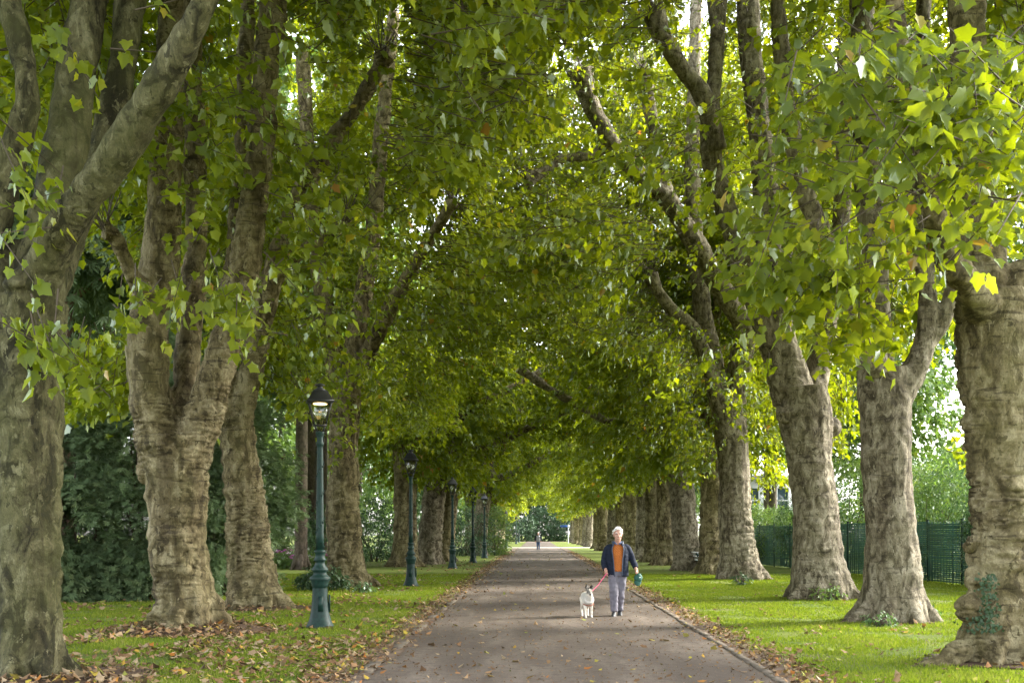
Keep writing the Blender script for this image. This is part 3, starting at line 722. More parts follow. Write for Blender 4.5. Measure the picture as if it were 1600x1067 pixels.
def forest_tree(name, x, y, h, r, zlow, n, mat, label, trunk_r=.3, bark='bark_dark', size=.26, T=T6, Fc=F6, seed=0, cat='tree', group=None, L=1.0, **kw):
    rng = np.random.default_rng(seed + int(abs(x)*13) + int(y*3))
    t = empty(name, (x, y, 0), label, cat, group)
    mb = MB(); mb.tube([(0, 0, -.2), (0, 0, .5), (.05, 0, h*.35), (-.05, .05, h*.7), (0, 0, h*.95)], [trunk_r*1.35, trunk_r, trunk_r*.85, trunk_r*.5, .04], 14, .3)
    for k in range(7):
        a = rng.uniform(0, 6.28); z = rng.uniform(zlow + .5, h*.75); d = np.array([math.cos(a), math.sin(a), 0])*r*.75
        mb.tube([(0, 0, z - .3), d*.4 + [0, 0, z + .35], d + [0, 0, z + .8]], [trunk_r*.4, trunk_r*.26, .03], 7, .3)
    for k in range(6):
        a = k*1.05 + rng.normal()*.2; d = np.array([math.cos(a), math.sin(a), 0])*trunk_r
        mb.tube([d*.6 + [0, 0, .7], d*1.1 + [0, 0, .25], d*1.7 + [0, 0, -.06]], [trunk_r*.4, trunk_r*.35, trunk_r*.15], 8)
    obj('trunk', mb.mesh('trunk', True), M[bark], t)
    cz = (h + zlow)/2
    c = blob(rng, n, (x, y, cz), (r, r, (h - zlow)/2), zlow*.8, -.05, .5, .3)
    foliage('crown', t, np.array([x, y, 0]), c, np.array([x, y, cz - 1]), rng, K=10, L=L, size=size, T=T, Fc=Fc, mat=mat, twigs=False, jit=L*.1, **kw)
    return t
KW_CON = dict(size=.17, T=TF, Fc=FF, K=18, L=.75, droop=.15, spread=.9)

# left: dark evergreens closing the lawn, trunks and shrubs further back
for i, (px, Y, zc, r, n, lab) in enumerate([
    (120, 27.8, 2.6, (1.9, 1.6, 3.2), 620, 'dark feathery evergreen bush just right of the mossy left-edge trunk'),
    (235, 28.6, 3.0, (2.2, 1.7, 3.8), 800, 'tall dark feathery evergreen right behind the three-limbed plane tree'),
    (340, 30.5, 2.8, (1.9, 1.6, 3.4), 620, 'dark feathery evergreen behind the gap between the two ridged left trunks'),
    (20, 27.5, 3.2, (2.4, 1.6, 3.9), 620, 'dark evergreen mostly hidden behind the mossy left-edge trunk')]):
    p = P(px, 833, Y)
    shrub('evergreen_bush', (p[0], Y, zc), r, int(n*1.4), 'conifer', lab, 'evergreen', 'feathery evergreens along the left lawn', seed=i, gap=-.05, freq=.8, n_stem=9, **KW_CON)
for i, (px, Y, h, tr, bark, lab) in enumerate([
    (100, 34, 17, .34, 'bark_red', 'tall conifer with reddish bark rising behind the leftmost evergreen bush'),
    (478, 60, 20, .52, 'bark_dark', 'broad dark grey conifer trunk behind the flower bed, left of its twin'),
    (500, 63, 20, .42, 'bark_dark', 'dark grey conifer trunk close behind the nearest lamp post, right of its twin'),
    (300, 40, 19, .4, 'bark_dark', 'tall conifer far behind the three-limbed plane tree'),
    (-60, 36, 18, .4, 'bark_dark', 'tall conifer outside the left edge behind the mossy trunk')]):
    p = P(px, 833, Y)
    forest_tree('conifer', p[0], Y, h, 3.4, 8.0, 700, 'conifer', lab, tr, bark, .42, TF, FF, i, 'conifer', 'tall conifers behind the left row', 1.1)
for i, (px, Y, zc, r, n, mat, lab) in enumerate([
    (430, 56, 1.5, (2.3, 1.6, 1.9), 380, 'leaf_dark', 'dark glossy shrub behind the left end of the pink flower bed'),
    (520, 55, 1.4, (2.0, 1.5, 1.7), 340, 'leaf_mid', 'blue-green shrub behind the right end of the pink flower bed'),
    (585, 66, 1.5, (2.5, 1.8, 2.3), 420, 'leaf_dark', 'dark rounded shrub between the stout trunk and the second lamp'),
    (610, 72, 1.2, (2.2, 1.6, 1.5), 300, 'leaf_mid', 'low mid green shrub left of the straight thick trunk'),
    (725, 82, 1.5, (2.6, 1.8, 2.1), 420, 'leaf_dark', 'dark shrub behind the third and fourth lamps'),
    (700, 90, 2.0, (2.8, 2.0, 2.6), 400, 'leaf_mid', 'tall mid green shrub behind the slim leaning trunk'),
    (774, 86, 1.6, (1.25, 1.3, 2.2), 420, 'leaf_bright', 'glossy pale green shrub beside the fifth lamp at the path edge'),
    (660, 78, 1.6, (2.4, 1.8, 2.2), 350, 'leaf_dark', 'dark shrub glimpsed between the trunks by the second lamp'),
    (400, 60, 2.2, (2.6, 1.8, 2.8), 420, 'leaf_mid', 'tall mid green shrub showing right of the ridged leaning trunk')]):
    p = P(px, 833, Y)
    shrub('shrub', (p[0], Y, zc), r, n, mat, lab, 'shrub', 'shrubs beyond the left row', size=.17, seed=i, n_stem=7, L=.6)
for i, (px, Y, h, r, zl, mat) in enumerate([(560, 96, 24, 6, 1.2, 'leaf_bright'), (440, 84, 25, 6.5, 1.5, 'leaf_bright'), (640, 112, 22, 6, 1.0, 'leaf_mid'), (500, 105, 26, 7, 2, 'leaf_mid'), (330, 66, 24, 6.5, 2, 'leaf_bright'),
    (180, 55, 24, 6.5, 5, 'leaf_bright'), (30, 50, 23, 6.5, 6, 'leaf_bright'), (470, 51, 27, 5.5, 8, 'leaf_bright'), (-120, 44, 22, 6, 2, 'leaf_mid'), (700, 130, 22, 6, 1, 'leaf_bright')]):
    p = P(px, 833, Y)
    forest_tree('park_tree', p[0], Y, h, r, zl, 1500, mat, 'leafy park tree in the distance beyond the left shrubs', .3, 'bark_dark', .36, T6, F6, i, 'tree', 'leafy trees beyond the left shrubs', 1.3)

# end of the avenue
for i, (x, Y, zc, r, mat, lab) in enumerate([
    (-4.5, 229, 2.2, (5, 3, 3.2), 'leaf_dark', 'rounded bush closing the far end of the path on the lamp side'),
    (1.5, 233, 3, (4.5, 3, 4.5), 'leaf_dark', 'dark bush closing the far end of the path straight ahead'),
    (7, 230, 2.5, (5, 3, 4), 'leaf_dark', 'bush closing the far end of the path behind the signpost'),
    (13, 234, 3, (5, 3, 4.5), 'leaf_dark', 'dark bush at the far end behind the right row'),
    (-12, 234, 3, (6, 3, 4.5), 'leaf_dark', 'dark bush at the far end behind the left row')]):
    shrub('bush', (x, Y, zc), r, 420, mat, lab, 'bush', 'bushes closing the far end', size=.5, seed=i, L=1.3)
for i, (x, Y) in enumerate([(-9, 244), (0, 248), (9, 243), (19, 246), (-20, 246)]):
    forest_tree('park_tree', x, Y, 24, 7, 2, 900, 'leaf_dark', 'dark tall tree closing the far end of the avenue', .4, 'bark_dark', .7, T6, F6, i, 'tree', 'dark trees at the far end of the avenue', 2.0)

# right: shrubs and trees beyond the fence
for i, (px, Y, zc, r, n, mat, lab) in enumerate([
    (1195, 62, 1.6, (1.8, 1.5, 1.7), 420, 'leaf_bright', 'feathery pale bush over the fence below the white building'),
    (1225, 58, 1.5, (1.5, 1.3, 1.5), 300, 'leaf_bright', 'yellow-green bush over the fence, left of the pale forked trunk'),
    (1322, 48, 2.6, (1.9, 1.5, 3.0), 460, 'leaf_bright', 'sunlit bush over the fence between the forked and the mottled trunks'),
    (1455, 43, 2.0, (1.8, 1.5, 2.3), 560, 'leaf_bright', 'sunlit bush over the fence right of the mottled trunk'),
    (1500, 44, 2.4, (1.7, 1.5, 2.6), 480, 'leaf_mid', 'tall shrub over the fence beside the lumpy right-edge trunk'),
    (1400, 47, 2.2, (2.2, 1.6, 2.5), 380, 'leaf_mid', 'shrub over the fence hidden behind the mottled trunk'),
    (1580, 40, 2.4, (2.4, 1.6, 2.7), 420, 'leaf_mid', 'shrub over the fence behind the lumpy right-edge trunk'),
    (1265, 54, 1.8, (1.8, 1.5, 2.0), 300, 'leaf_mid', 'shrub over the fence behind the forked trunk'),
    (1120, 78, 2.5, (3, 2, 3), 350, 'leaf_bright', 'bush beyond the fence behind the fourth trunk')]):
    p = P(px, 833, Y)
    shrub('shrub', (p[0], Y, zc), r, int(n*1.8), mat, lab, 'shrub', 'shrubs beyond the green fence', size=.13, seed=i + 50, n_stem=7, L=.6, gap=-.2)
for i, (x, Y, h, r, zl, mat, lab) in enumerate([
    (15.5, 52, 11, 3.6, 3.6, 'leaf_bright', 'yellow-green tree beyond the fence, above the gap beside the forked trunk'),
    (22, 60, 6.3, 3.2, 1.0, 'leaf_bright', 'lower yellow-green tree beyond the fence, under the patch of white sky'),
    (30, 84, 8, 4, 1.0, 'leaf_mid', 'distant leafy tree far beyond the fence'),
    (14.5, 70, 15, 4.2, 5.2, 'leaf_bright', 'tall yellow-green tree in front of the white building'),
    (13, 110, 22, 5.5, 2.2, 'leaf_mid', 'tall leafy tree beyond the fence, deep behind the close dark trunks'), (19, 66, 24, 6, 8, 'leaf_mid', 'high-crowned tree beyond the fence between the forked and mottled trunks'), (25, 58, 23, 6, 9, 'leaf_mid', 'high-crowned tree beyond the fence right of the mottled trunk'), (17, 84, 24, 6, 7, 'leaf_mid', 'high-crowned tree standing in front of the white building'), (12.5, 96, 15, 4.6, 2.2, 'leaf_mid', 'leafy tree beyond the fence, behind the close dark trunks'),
    (22, 38, 14, 4.5, 6.5, 'leaf_bright', 'tall tree beyond the fence near the right picture edge'), (19.5, 21.5, 22, 5.0, 11, 'leaf_mid', 'tall high-crowned tree beyond the fence, outside the right picture edge')]):  # last tree: unseen, added to keep sun off the nearest right-hand crown
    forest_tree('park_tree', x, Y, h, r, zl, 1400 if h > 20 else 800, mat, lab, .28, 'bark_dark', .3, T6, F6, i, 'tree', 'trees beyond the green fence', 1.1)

for i, (x, Y, r, zc, h) in enumerate([(24, 74, 4.5, 2.2, 3.0), (31, 80, 4.5, 2.4, 3.2), (38, 88, 5, 2.6, 3.4), (29, 100, 5, 3, 4.2), (45, 104, 5, 3, 4)]):
    shrub('hedge_bush', (x, Y, zc), (r, 2.5, h), 420, 'leaf_mid' if i % 2 else 'leaf_bright', 'low leafy bush in the far background beyond the fence, under the white sky', 'bush', 'far bushes beyond the fence', size=.3, seed=i + 90, n_stem=6, L=1.0, T=T6, Fc=F6)

# small plants at the feet of trunks and on the fence
def small_plant(px, py, r, h, n, mat, label, size=.09, cat='plant', name='plant', Y=None):
    Y = Y or EYE*F/(py - CY); p = P(px, py, Y)
    return shrub(name, (p[0], Y, h*.5), (r, r*.8, h*.6), n, mat, label, cat, None, size, L=.22, K=7, n_stem=5, gap=-9)
small_plant(8, 1050, .28, .36, 26, 'leaf_mid', 'pale leafy plant in the lower left corner at the foot of the mossy trunk', .1)
small_plant(503, 922, .75, .62, 130, 'leaf_dark', 'leafy shrub at the foot of the stout trunk just behind the nearest lamp', .15, 'shrub', 'shrub')
small_plant(566, 926, .3, .3, 26, 'leaf_mid', 'small leafy plant right of the stout trunk behind the nearest lamp', .11)
small_plant(1295, 938, .42, .30, 40, 'leaf_bright', 'low yellow-green weeds at the foot of the forked trunk', .1)
small_plant(1440, 966, .32, .26, 34, 'leaf_mid', 'low weeds at the right foot of the mottled trunk', .09)
small_plant(1372, 978, .28, .2, 26, 'leaf_mid', 'low weeds on the left foot of the mottled trunk', .08)
small_plant(1158, 914, .3, .35, 24, 'leaf_dark', 'small dark plant at the foot of the fourth right-hand trunk', .12)
small_plant(1590, 1010, .25, .2, 22, 'leaf_mid', 'pale green weeds at the right foot of the lumpy trunk', .08)
# ivy on the foot of the nearest right-hand trunk
rng = np.random.default_rng(5)
n = 300; py = 985 - 90*rng.random(n)**1.4; px = 1546 - (py - 890)*.10 + rng.normal(size=n)*(5 + (py - 895)*.13)
Yv = 14.0 + rng.normal(size=n)*.04 - np.abs(px - 1560)*-.004
pos = np.array([P(a, b, y) for a, b, y in zip(px, py, Yv)])
v, f, r = place_leaves(pos, np.stack([rng.normal(size=n)*.5, np.full(n, -.2), rng.normal(size=n)*.4 - .6], 1), np.stack([-.4 + rng.normal(size=n)*.4, np.full(n, -1.), np.full(n, .3)], 1), rng.uniform(.025, .06, n), rng.random(n)*.5, T6, F6)
bs = P(1540, 1000, 14.1); bs[2] = 0
iv = obj('ivy', mesh_np('ivy', v - bs, f, r), M['leaf_dark']); iv.location = bs; tag(iv, 'dark ivy climbing the foot of the lumpy right-edge trunk', 'ivy')

# flower bed
p = P(462, 890, 52)
t = empty('flower_bed', (p[0], 52.6, 0), 'bed of pink and white flowers over pale foliage behind the nearest lamp', 'flower bed')
rng = np.random.default_rng(12); n = 900
c = np.stack([rng.uniform(-1.9, 2.0, n), rng.uniform(-.7, .9, n), np.zeros(n)], 1); c[:, 2] = rng.uniform(.1, .75, n)*(1 - .25*np.abs(c[:, 0]/2)**3)*(1 + .25*pnoise(c*2))
foliage('foliage', t, np.zeros(3), c, np.array([0, .5, -.5]), rng, K=6, L=.25, size=.13, T=T4, Fc=F4, mat='leaf_bright', twigs=False)
for mat, k in (('petal_pink', 34), ('petal_white', 20)):
    an_ = np.arange(14)*2.4; q = np.stack([np.cos(an_)*.03, np.sin(an_)*.03, .01*np.sin(an_*3)], 1)
    v, f, r = place_leaves(q, q*20 + [0, 0, .2], np.stack([rng.normal(size=14)*.4, -np.ones(14)*.6, np.ones(14)*.6], 1), rng.uniform(.06, .10, 14), rng.random(14), T4, F4)
    me = mesh_np('flower', v, f, r); me.materials.append(M[mat])
    for _ in range(k):
        o = link(bpy.data.objects.new('flower', me), t); o.location = (rng.uniform(-1.9, 1.9), rng.uniform(-.75, .5), rng.uniform(.5, .92)); o.rotation_euler = (rng.normal()*.4, rng.normal()*.4, rng.uniform(0, 6)); s_ = rng.uniform(.7, 1.4); o.scale = (s_, s_, s_)

# ------------------------------------------------------------------ fence
FA, FB = np.array([15.2, 16.0]), np.array([10.6, 68.0])
FT = empty('mesh_fence', (*FA, 0), 'dark green slatted mesh fence behind the right row of trunks', 'fence')
dv = (FB - FA); FL = np.linalg.norm(dv); dv /= FL; an = math.atan2(dv[1], dv[0])
npan = int(FL/2.5)
for k in range(npan + 1):
    q = dv*k*2.5
    mb = MB(); mb.box((q[0], q[1], 1.03), (.07, .05, 2.1), an); mb.box((q[0], q[1], 2.09), (.085, .065, .03), an)
    obj('post', mb.mesh('post'), M['green_iron'], FT)
    if k < npan:
        mb = MB(); m = q + dv*1.25; r = np.random.default_rng(k)
        pt = r.normal()*.012; top = 2.0 + r.normal()*.03
        for z in np.arange(.08, top, .066):
            mb.box((m[0] + pt*z, m[1], z + r.normal()*.004), (2.42, .012, .046 + .012*r.random()), an + r.normal()*.002)
        for s in np.arange(-1.1, 1.11, .22):
            w = m + dv*s; mb.box((w[0] - .02, w[1], 1.02), (.03 + .07*(r.random() < .3), .014, 1.98), an)
        obj('panel', mb.mesh('panel'), M['fence_green'], FT)
# creepers on the fence
def creeper(px, Y, w, h, n, label):
    rng = np.random.default_rng(int(px)); p = P(px, 833, Y)
    s = ((Y - FA[1])/(FB[1] - FA[1])); x = FA[0] + (FB[0] - FA[0])*s
    t = empty('creeper', (x - .12, Y, 0), label, 'creeper')
    c = np.stack([rng.normal(size=n)*.12 - .12, rng.normal(size=n)*w, rng.random(n)**.8*h], 1)
    foliage('foliage', t, np.zeros(3), c, np.array([.6, 0, .8]), rng, K=7, L=.3, size=.10, T=T4, Fc=F4, mat='leaf_dark', twigs=False)
    mb = MB(); mb.tube([(0, 0, -.05), (-.03, .05, .6), (0, -.04, 1.3), (-.02, .05, h*.95)], [.03, .025, .02, .008], 6); obj('stem', mb.mesh('stem', True), M['twig'], t)
creeper(1510, 34.5, .45, 2.5, 330, 'dark bushy creeper on the green fence next to the lumpy right-edge trunk')
creeper(1440, 39.0, .5, 1.4, 90, 'thin creeper on the green fence right of the mottled trunk')
creeper(1200, 58.0, .6, 1.5, 90, 'thin creeper on the green fence right of the fourth trunk')

# pale building seen through the leaves beyond the fence
B = empty('building', (18.8, 92, 0), 'white building with tall windows glimpsed through leaves beyond the fence', 'building')
mb = MB(); mb.box((0, 0, 2.9), (7.2, 6, 5.8)); obj('wall', mb.mesh('wall'), M['white_paint'], B)
mb = MB(); mb.box((0, 0, 5.9), (8.0, 6.8, .2)); mb.box((0, 0, 6.1), (7.0, 5.8, .2)); obj('roof', mb.mesh('roof'), M['grey_metal'], B)
for k in range(3):
    x = -2.3 + k*2.3
    mb = MB(); mb.box((x, -3.0, 3.9), (1.75, .06, 2.5)); w = obj('window', mb.mesh('window'), M['window'], B)
    mb = MB()
    for dx in (-.9, 0, .9): mb.box((x + dx, -3.04, 3.9), (.1, .1, 2.6))
    for dz in (-1.3, .3, 1.3): mb.box((x, -3.045, 3.9 + dz), (1.7, .09, .1))
    obj('frame', mb.mesh('frame'), M['white_paint'], w)
for k in range(3):
    mb = MB(); mb.lathe([(.16, 0), (.14, .2), (.13, 5.6), (.17, 5.8)], (-3.5 + k*2.4, -3.9, 0), 12); obj('pillar', mb.mesh('pillar', True), M['white_paint'], B)

# ------------------------------------------------------------------ street lamps
def make_lamp():
    t = empty('street_lamp', (0, 0, 0), '', 'street lamp', 'green park lamps along the path')
    mb = MB()
    mb.lathe([(.24, -.03), (.24, .03), (.225, .06), (.19, .13), (.155, .28), (.135, .5), (.128, .68), (.128, .70), (.14, .71), (.14, .75), (.165, .82), (.18, .86), (.165, .88), (.12, .92), (.105, .95), (.14, .985), (.145, 1.01), (.115, 1.05), (.085, 1.10), (.08, 1.14), (.105, 1.16), (.105, 1.185), (.085, 1.21), (.08, 1.28), (.10, 1.30), (.10, 1.325), (.075, 1.35)], n=24)
    mb.box((.0, -.165, .42), (.09, .03, .26)); mb.box((.16, 0, .42), (.03, .09, .3))
    obj('base', mb.mesh('base', True), M['green_iron'], t)
    mb = MB()
    prof = [(.072, 1.34), (.066, 1.6), (.060, 2.3), (.052, 3.1), (.05, 3.14), (.066, 3.16), (.066, 3.2), (.052, 3.22), (.058, 3.3), (.075, 3.36), (.08, 3.38), (.06, 3.4)]
    mb.lathe(prof, n=20)
    for k in range(40):     # raised vine winding up the shaft
        z = 1.4 + k*.042; a = k*.55; r = .071 - .008*(z - 1.4)
        mb.ball((math.cos(a)*r, math.sin(a)*r, z), (.014, .014, .024), 6, 4)
    obj('post', mb.mesh('post', True), M['green_iron'], t)
    K_ = 1.12
    ln = MB()
    for sx in (-1, 1):
        for sy in (-1, 1):
            ln.tube([(sx*.045, sy*.045, 3.39), (sx*.075, sy*.075, 3.48)], [.011, .011], 6)
            ln.tube([(sx*.085, sy*.085, 3.485), (sx*.168, sy*.168, 3.84)], [.010, .010], 6)
    for z, s in ((3.485, .185), (3.84, .35)):
        for k in range(4):
            a = k*math.pi/2; ln.box((math.cos(a)*s/2, math.sin(a)*s/2, z), (.018, s + .016, .018), a)
    fr = obj('lantern', ln.mesh('lantern'), M['black_iron'], t)
    fr.scale = (K_, K_, K_); fr.location = (0, 0, 3.39*(1 - K_))      # children follow
    gl = MB()
    for k in range(4):
        a = k*math.pi/2; c_, s_ = math.cos(a), math.sin(a)
        q = np.array([[.086, -.078, 3.495], [.086, .078, 3.495], [.165, .157, 3.83], [.165, -.157, 3.83]])
        q = np.concatenate([q, q - [.004, 0, 0]])
        q = np.stack([q[:, 0]*c_ - q[:, 1]*s_, q[:, 0]*s_ + q[:, 1]*c_, q[:, 2]], 1)
        gl.add(q, [[0, 1, 2, 3], [7, 6, 5, 4], [0, 4, 5, 1], [1, 5, 6, 2], [2, 6, 7, 3], [3, 7, 4, 0]])
    obj('glass', gl.mesh('glass'), M['glass'], fr)
    rf = MB()
    a4 = math.sqrt(2)
    rf.lathe([(.205*a4, 3.845), (.205*a4, 3.862), (.185*a4, 3.875), (.105*a4, 4.02), (.095*a4, 4.025)], n=4)
    rf.lathe([(.092, 4.02), (.08, 4.045), (.042, 4.065), (.042, 4.095), (.075, 4.10), (.072, 4.115), (.03, 4.135)], n=16)
    obj('roof', rf.mesh('roof'), M['black_iron'], fr)
    return t
LAMPS = [(500, 980, 'nearest green street lamp, its lantern lit, right of the ridged leaning trunk'),
         (642, 915, 'second green street lamp, standing in front of the straight thick trunk'),
         (707, 888, 'third green street lamp, right of the slim leaning trunks'),
         (739, 879, 'fourth green street lamp in front of the dark shrub, left of the glossy one'),
         (757, 871.5, 'fifth green street lamp with a dark lantern in front of the glossy pale shrub'),
         (773, 863.5, 'sixth green street lamp, its lantern showing over the glossy pale shrub'),
         (791, 855.4, 'green lamp post on the grass beyond the glossy shrub, left of the distant walker'),
         (806.7, 849.5, 'far green lamp post between the cross path and the last trunks, nearest of three'),
         (811, 847, 'far dark lamp post at the avenue end, middle one of the last three'),
         (815, 845.2, 'farthest lamp post at the end of the lawn, closest to the distant walker')]
lamp0 = make_lamp()
def copy_tree(o, parent=None):
    c = o.copy(); COL.objects.link(c); c.parent = parent
    for ch in o.children: copy_tree(ch, c)
    return c
kids0 = list(lamp0.children)
for i, (px, py, lab) in enumerate(LAMPS):
    o = lamp0 if i == 0 else copy_tree(lamp0)
    Y = EYE*F/(py - CY); o.location = P(px, py, Y); o.location.z = 0; o['label'] = lab
    if i: o.rotation_euler.z = float(RNG.normal()*.06)
for o in [lamp0]:            # the nearest lantern is lit
    o.rotation_euler.z = R(14)
    fr = [c for c in o.children if c.name.startswith('lantern')][0]
    mb = MB(); mb.ball((0, -.02, 3.815), (.11, .07, .018), 14, 7); obj('bulb', mb.mesh('bulb', True), M['glow'], fr)

# ------------------------------------------------------------------ people
def add_fingers(mb, palm, down, fwd, side, grip):
    """four unequal bent fingers and a thumb; down = along the hand, fwd = curl direction, side = across the palm towards the thumb"""
    down, fwd, side = map(np.array, (down, fwd, side))
    for k, l in enumerate((.072, .080, .075, .058)):
        b = palm + down*.045 + side*(.028 - .019*k)
        p = [b - down*.02]
        for s, a in enumerate((.35, .9, 1.5)):
            a *= grip
            b = b + (down*math.cos(a) + fwd*math.sin(a))*l*(.45, .32, .23)[s]; p.append(b)
        mb.tube(p, [.0095, .009, .0085, .007], 7)
    b = palm - down*.01 + side*.032
    mb.tube([b - side*.012, b + side*.02 + down*.022 + fwd*.012, b + side*.014 + down*.05 + fwd*.03*grip, b + side*.004 + down*.066 + fwd*.045*grip], [.013, .0115, .010, .008], 7)
def head(mb, c, s=1.0, yaw=0.0):
    """skull, jaw, nose, ears, brow; faces -Y"""
    h = MB()
    h.ball((0, .012, .035), (.074, .094, .092), 18, 12)
    h.loft([(0, -.052, -.118, .022, .02), (0, -.045, -.105, .042, .04), (0, -.035, -.07, .056, .058), (0, -.02, -.02, .066, .075), (0, -.008, .04, .068, .082)], 18)
    h.tube([(0, -.088, .03), (0, -.108, -.005), (0, -.118, -.026), (0, -.098, -.036)], [.009, .011, .0145, .010], 8)
    for x in (-1, 1):
        h.ball((x*.074, .012, .0), (.011, .022, .034), 8, 6)
        h.tube([(x*.012, -.089, .030), (x*.036, -.086, .035), (x*.055, -.066, .028)], [.008, .009, .006], 7)
        h.ball((x*.014, -.098, -.028), (.009, .009, .007), 6, 5)
        h.ball((x*.045, -.062, -.03), (.02, .018, .02), 8, 6)
    h.tube([(-.026, -.082, -.066), (0, -.093, -.062), (.026, -.082, -.066)], [.005, .009, .005], 7)
    h.tube([(-.022, -.080, -.076), (0, -.090, -.077), (.022, -.080, -.076)], [.005, .009, .005], 7)
    h.ball((0, -.07, -.108), (.02, .018, .014), 8, 6)
    for v, fs in ((np.concatenate(h.v), h.f),):
        ca, sa = math.cos(yaw), math.sin(yaw)
        w = v*s; w = np.stack([w[:, 0]*ca - w[:, 1]*sa, w[:, 0]*sa + w[:, 1]*ca, w[:, 2]], 1) + np.array(c)
        mb.add(w, *[np.concatenate(fs[k]) for k in (3, 4) if fs[k]])
def cloth_noise(v, n, amp, f=(9, 9, 5)):
    return v + n*(amp*pnoise(v*np.array(f)))[:, None]
def grown(mb, voxel, smooth, amp=0.0, f=(9, 9, 5)):
    me, v, n = remesh(mb, voxel, smooth)
    return setco(me, cloth_noise(v, n, amp, f) if amp else v)

MX, MY = (965 - CX)*22.4/F, 22.4
man = empty('person', (MX, MY, 0), 'old white-haired person in a dark quilted jacket and orange jumper, walking a dog', 'person')
HC = np.array([0, -.055, 1.60])
RH, LH = np.array([-.236, -.125, .885]), np.array([.368, -.05, .895])     # palms: picture left, picture right
legs = [([(-.085, .0, .90), (-.088, -.07, .68), (-.082, -.12, .48), (-.078, -.13, .28), (-.076, -.15, .10)], [.092, .082, .060, .056, .042]),
        ([(.085, .01, .90), (.072, .0, .68), (.058, .01, .48), (.052, .09, .28), (.05, .15, .12)], [.092, .080, .058, .054, .040])]
arms = [([(-.10, .015, 1.36), (-.178, .015, 1.335), (-.238, .04, 1.20), (-.262, .045, 1.10), (-.262, -.03, .99), (-.240, -.105, .915)], [.045, .058, .050, .043, .038, .029]),
        ([(.10, .015, 1.36), (.178, .015, 1.335), (.252, .035, 1.20), (.292, .045, 1.11), (.335, .01, 1.01), (.360, -.035, .93)], [.045, .058, .050, .043, .038, .029])]
mb = MB()
head(mb, HC, 1.10, .06)
mb.tube([(0, .02, 1.36), (0, -.005, 1.45), (0, -.025, 1.54)], [.068, .058, .056], 12)
mb.loft([(0, 0, .86, .15, .11), (0, 0, .95, .165, .115), (0, .01, 1.08, .16, .11), (0, .015, 1.25, .185, .12), (0, .02, 1.36, .17, .09), (0, .02, 1.42, .09, .065)], 20)
for p, r in legs: mb.tube(p, r, 10)
for p, r in arms: mb.tube(p, r, 10)
for x, y in ((-.08, -.2), (.05, .1)): mb.tube([(x, y + .07, .07), (x, y, .05), (x, y - .06, .035)], [.030, .026, .018], 8)
for palm, w, sd in ((RH, arms[0][0][-1], 1), (LH, arms[1][0][-1], -1)):
    palm = np.array(palm); dn = norm(palm - np.array(w)); dn = norm(dn + [0, 0, -.8])
    mb.tube([w, palm - dn*.02, palm + dn*.045], [.027, .034, .030], 9)
    add_fingers(mb, palm, dn, (sd*.75, -.3, 0), (0, -1, 0), 1.0)
obj('body', grown(mb, .0062, 1), M['skin'], man)
# face features that differ in colour
for x in (-.034, .038):
    e = MB(); e.ball(HC + [x, -.092, .015], (.014, .007, .0065), 10, 6); obj('eye', e.mesh('eye', True), M['dark_feature'], man)
e = MB(); e.tube([HC + [-.026, -.101, -.078], HC + [0, -.110, -.0765], HC + [.028, -.101, -.078]], [.002, .003, .002], 6); obj('mouth', e.mesh('mouth', True), M['dark_feature'], man)
hb = MB()
for k in range(150):
    r_ = np.random.default_rng(k); th = r_.uniform(0, 2*math.pi); ph = r_.uniform(-.25, 1.5)
    d = np.array([math.cos(th)*math.cos(ph), math.sin(th)*math.cos(ph), math.sin(ph)])
    if d[1] < -.35 and d[2] < .62: continue
    if d[2] < -.05 and d[1] < .1: continue
    hb.ball(HC + [0, .012, .035] + d*np.array([.084, .100, .102]) + r_.normal(size=3)*.007, (.024, .024, .020), 7, 5)
obj('hair', grown(hb, .008, 2, .006, (40, 40, 40)), M['white_hair'], man)
bw = MB()
for x in (-1, 1):
    bw = MB(); bw.tube([HC + [x*.015, -.106, .037], HC + [x*.040, -.103, .045], HC + [x*.062, -.081, .035]], [.004, .006, .003], 6); obj('eyebrow', bw.mesh('eyebrow', True), M['white_hair'], man)
# jumper with slanting knit, shirt collar
sw = MB()
sw.loft([(0, -.005, .885, .168, .122), (0, -.005, .92, .176, .130), (0, -.002, 1.05, .180, .132), (0, .005, 1.22, .192, .136), (0, .015, 1.34, .175, .112), (0, .018, 1.405, .105, .085), (0, .012, 1.425, .085, .075)], 28)
me, v, n = remesh(sw, .011, 2)
v = v + n*(.004*np.sin((v[:, 0]*.9 + v[:, 2]*1.0)*130) + .006*pnoise(v*7))[:, None]
obj('jumper', setco(me, v), M['orange_knit'], man)
cl = MB()
for x in (-1, 1): cl.tube([(x*.062, .045, 1.465), (x*.068, -.02, 1.46), (x*.048, -.075, 1.435), (x*.012, -.095, 1.405)], [.018, .018, .017, .008], 8)
obj('collar', grown(cl, .008, 1), M['shirt'], man)
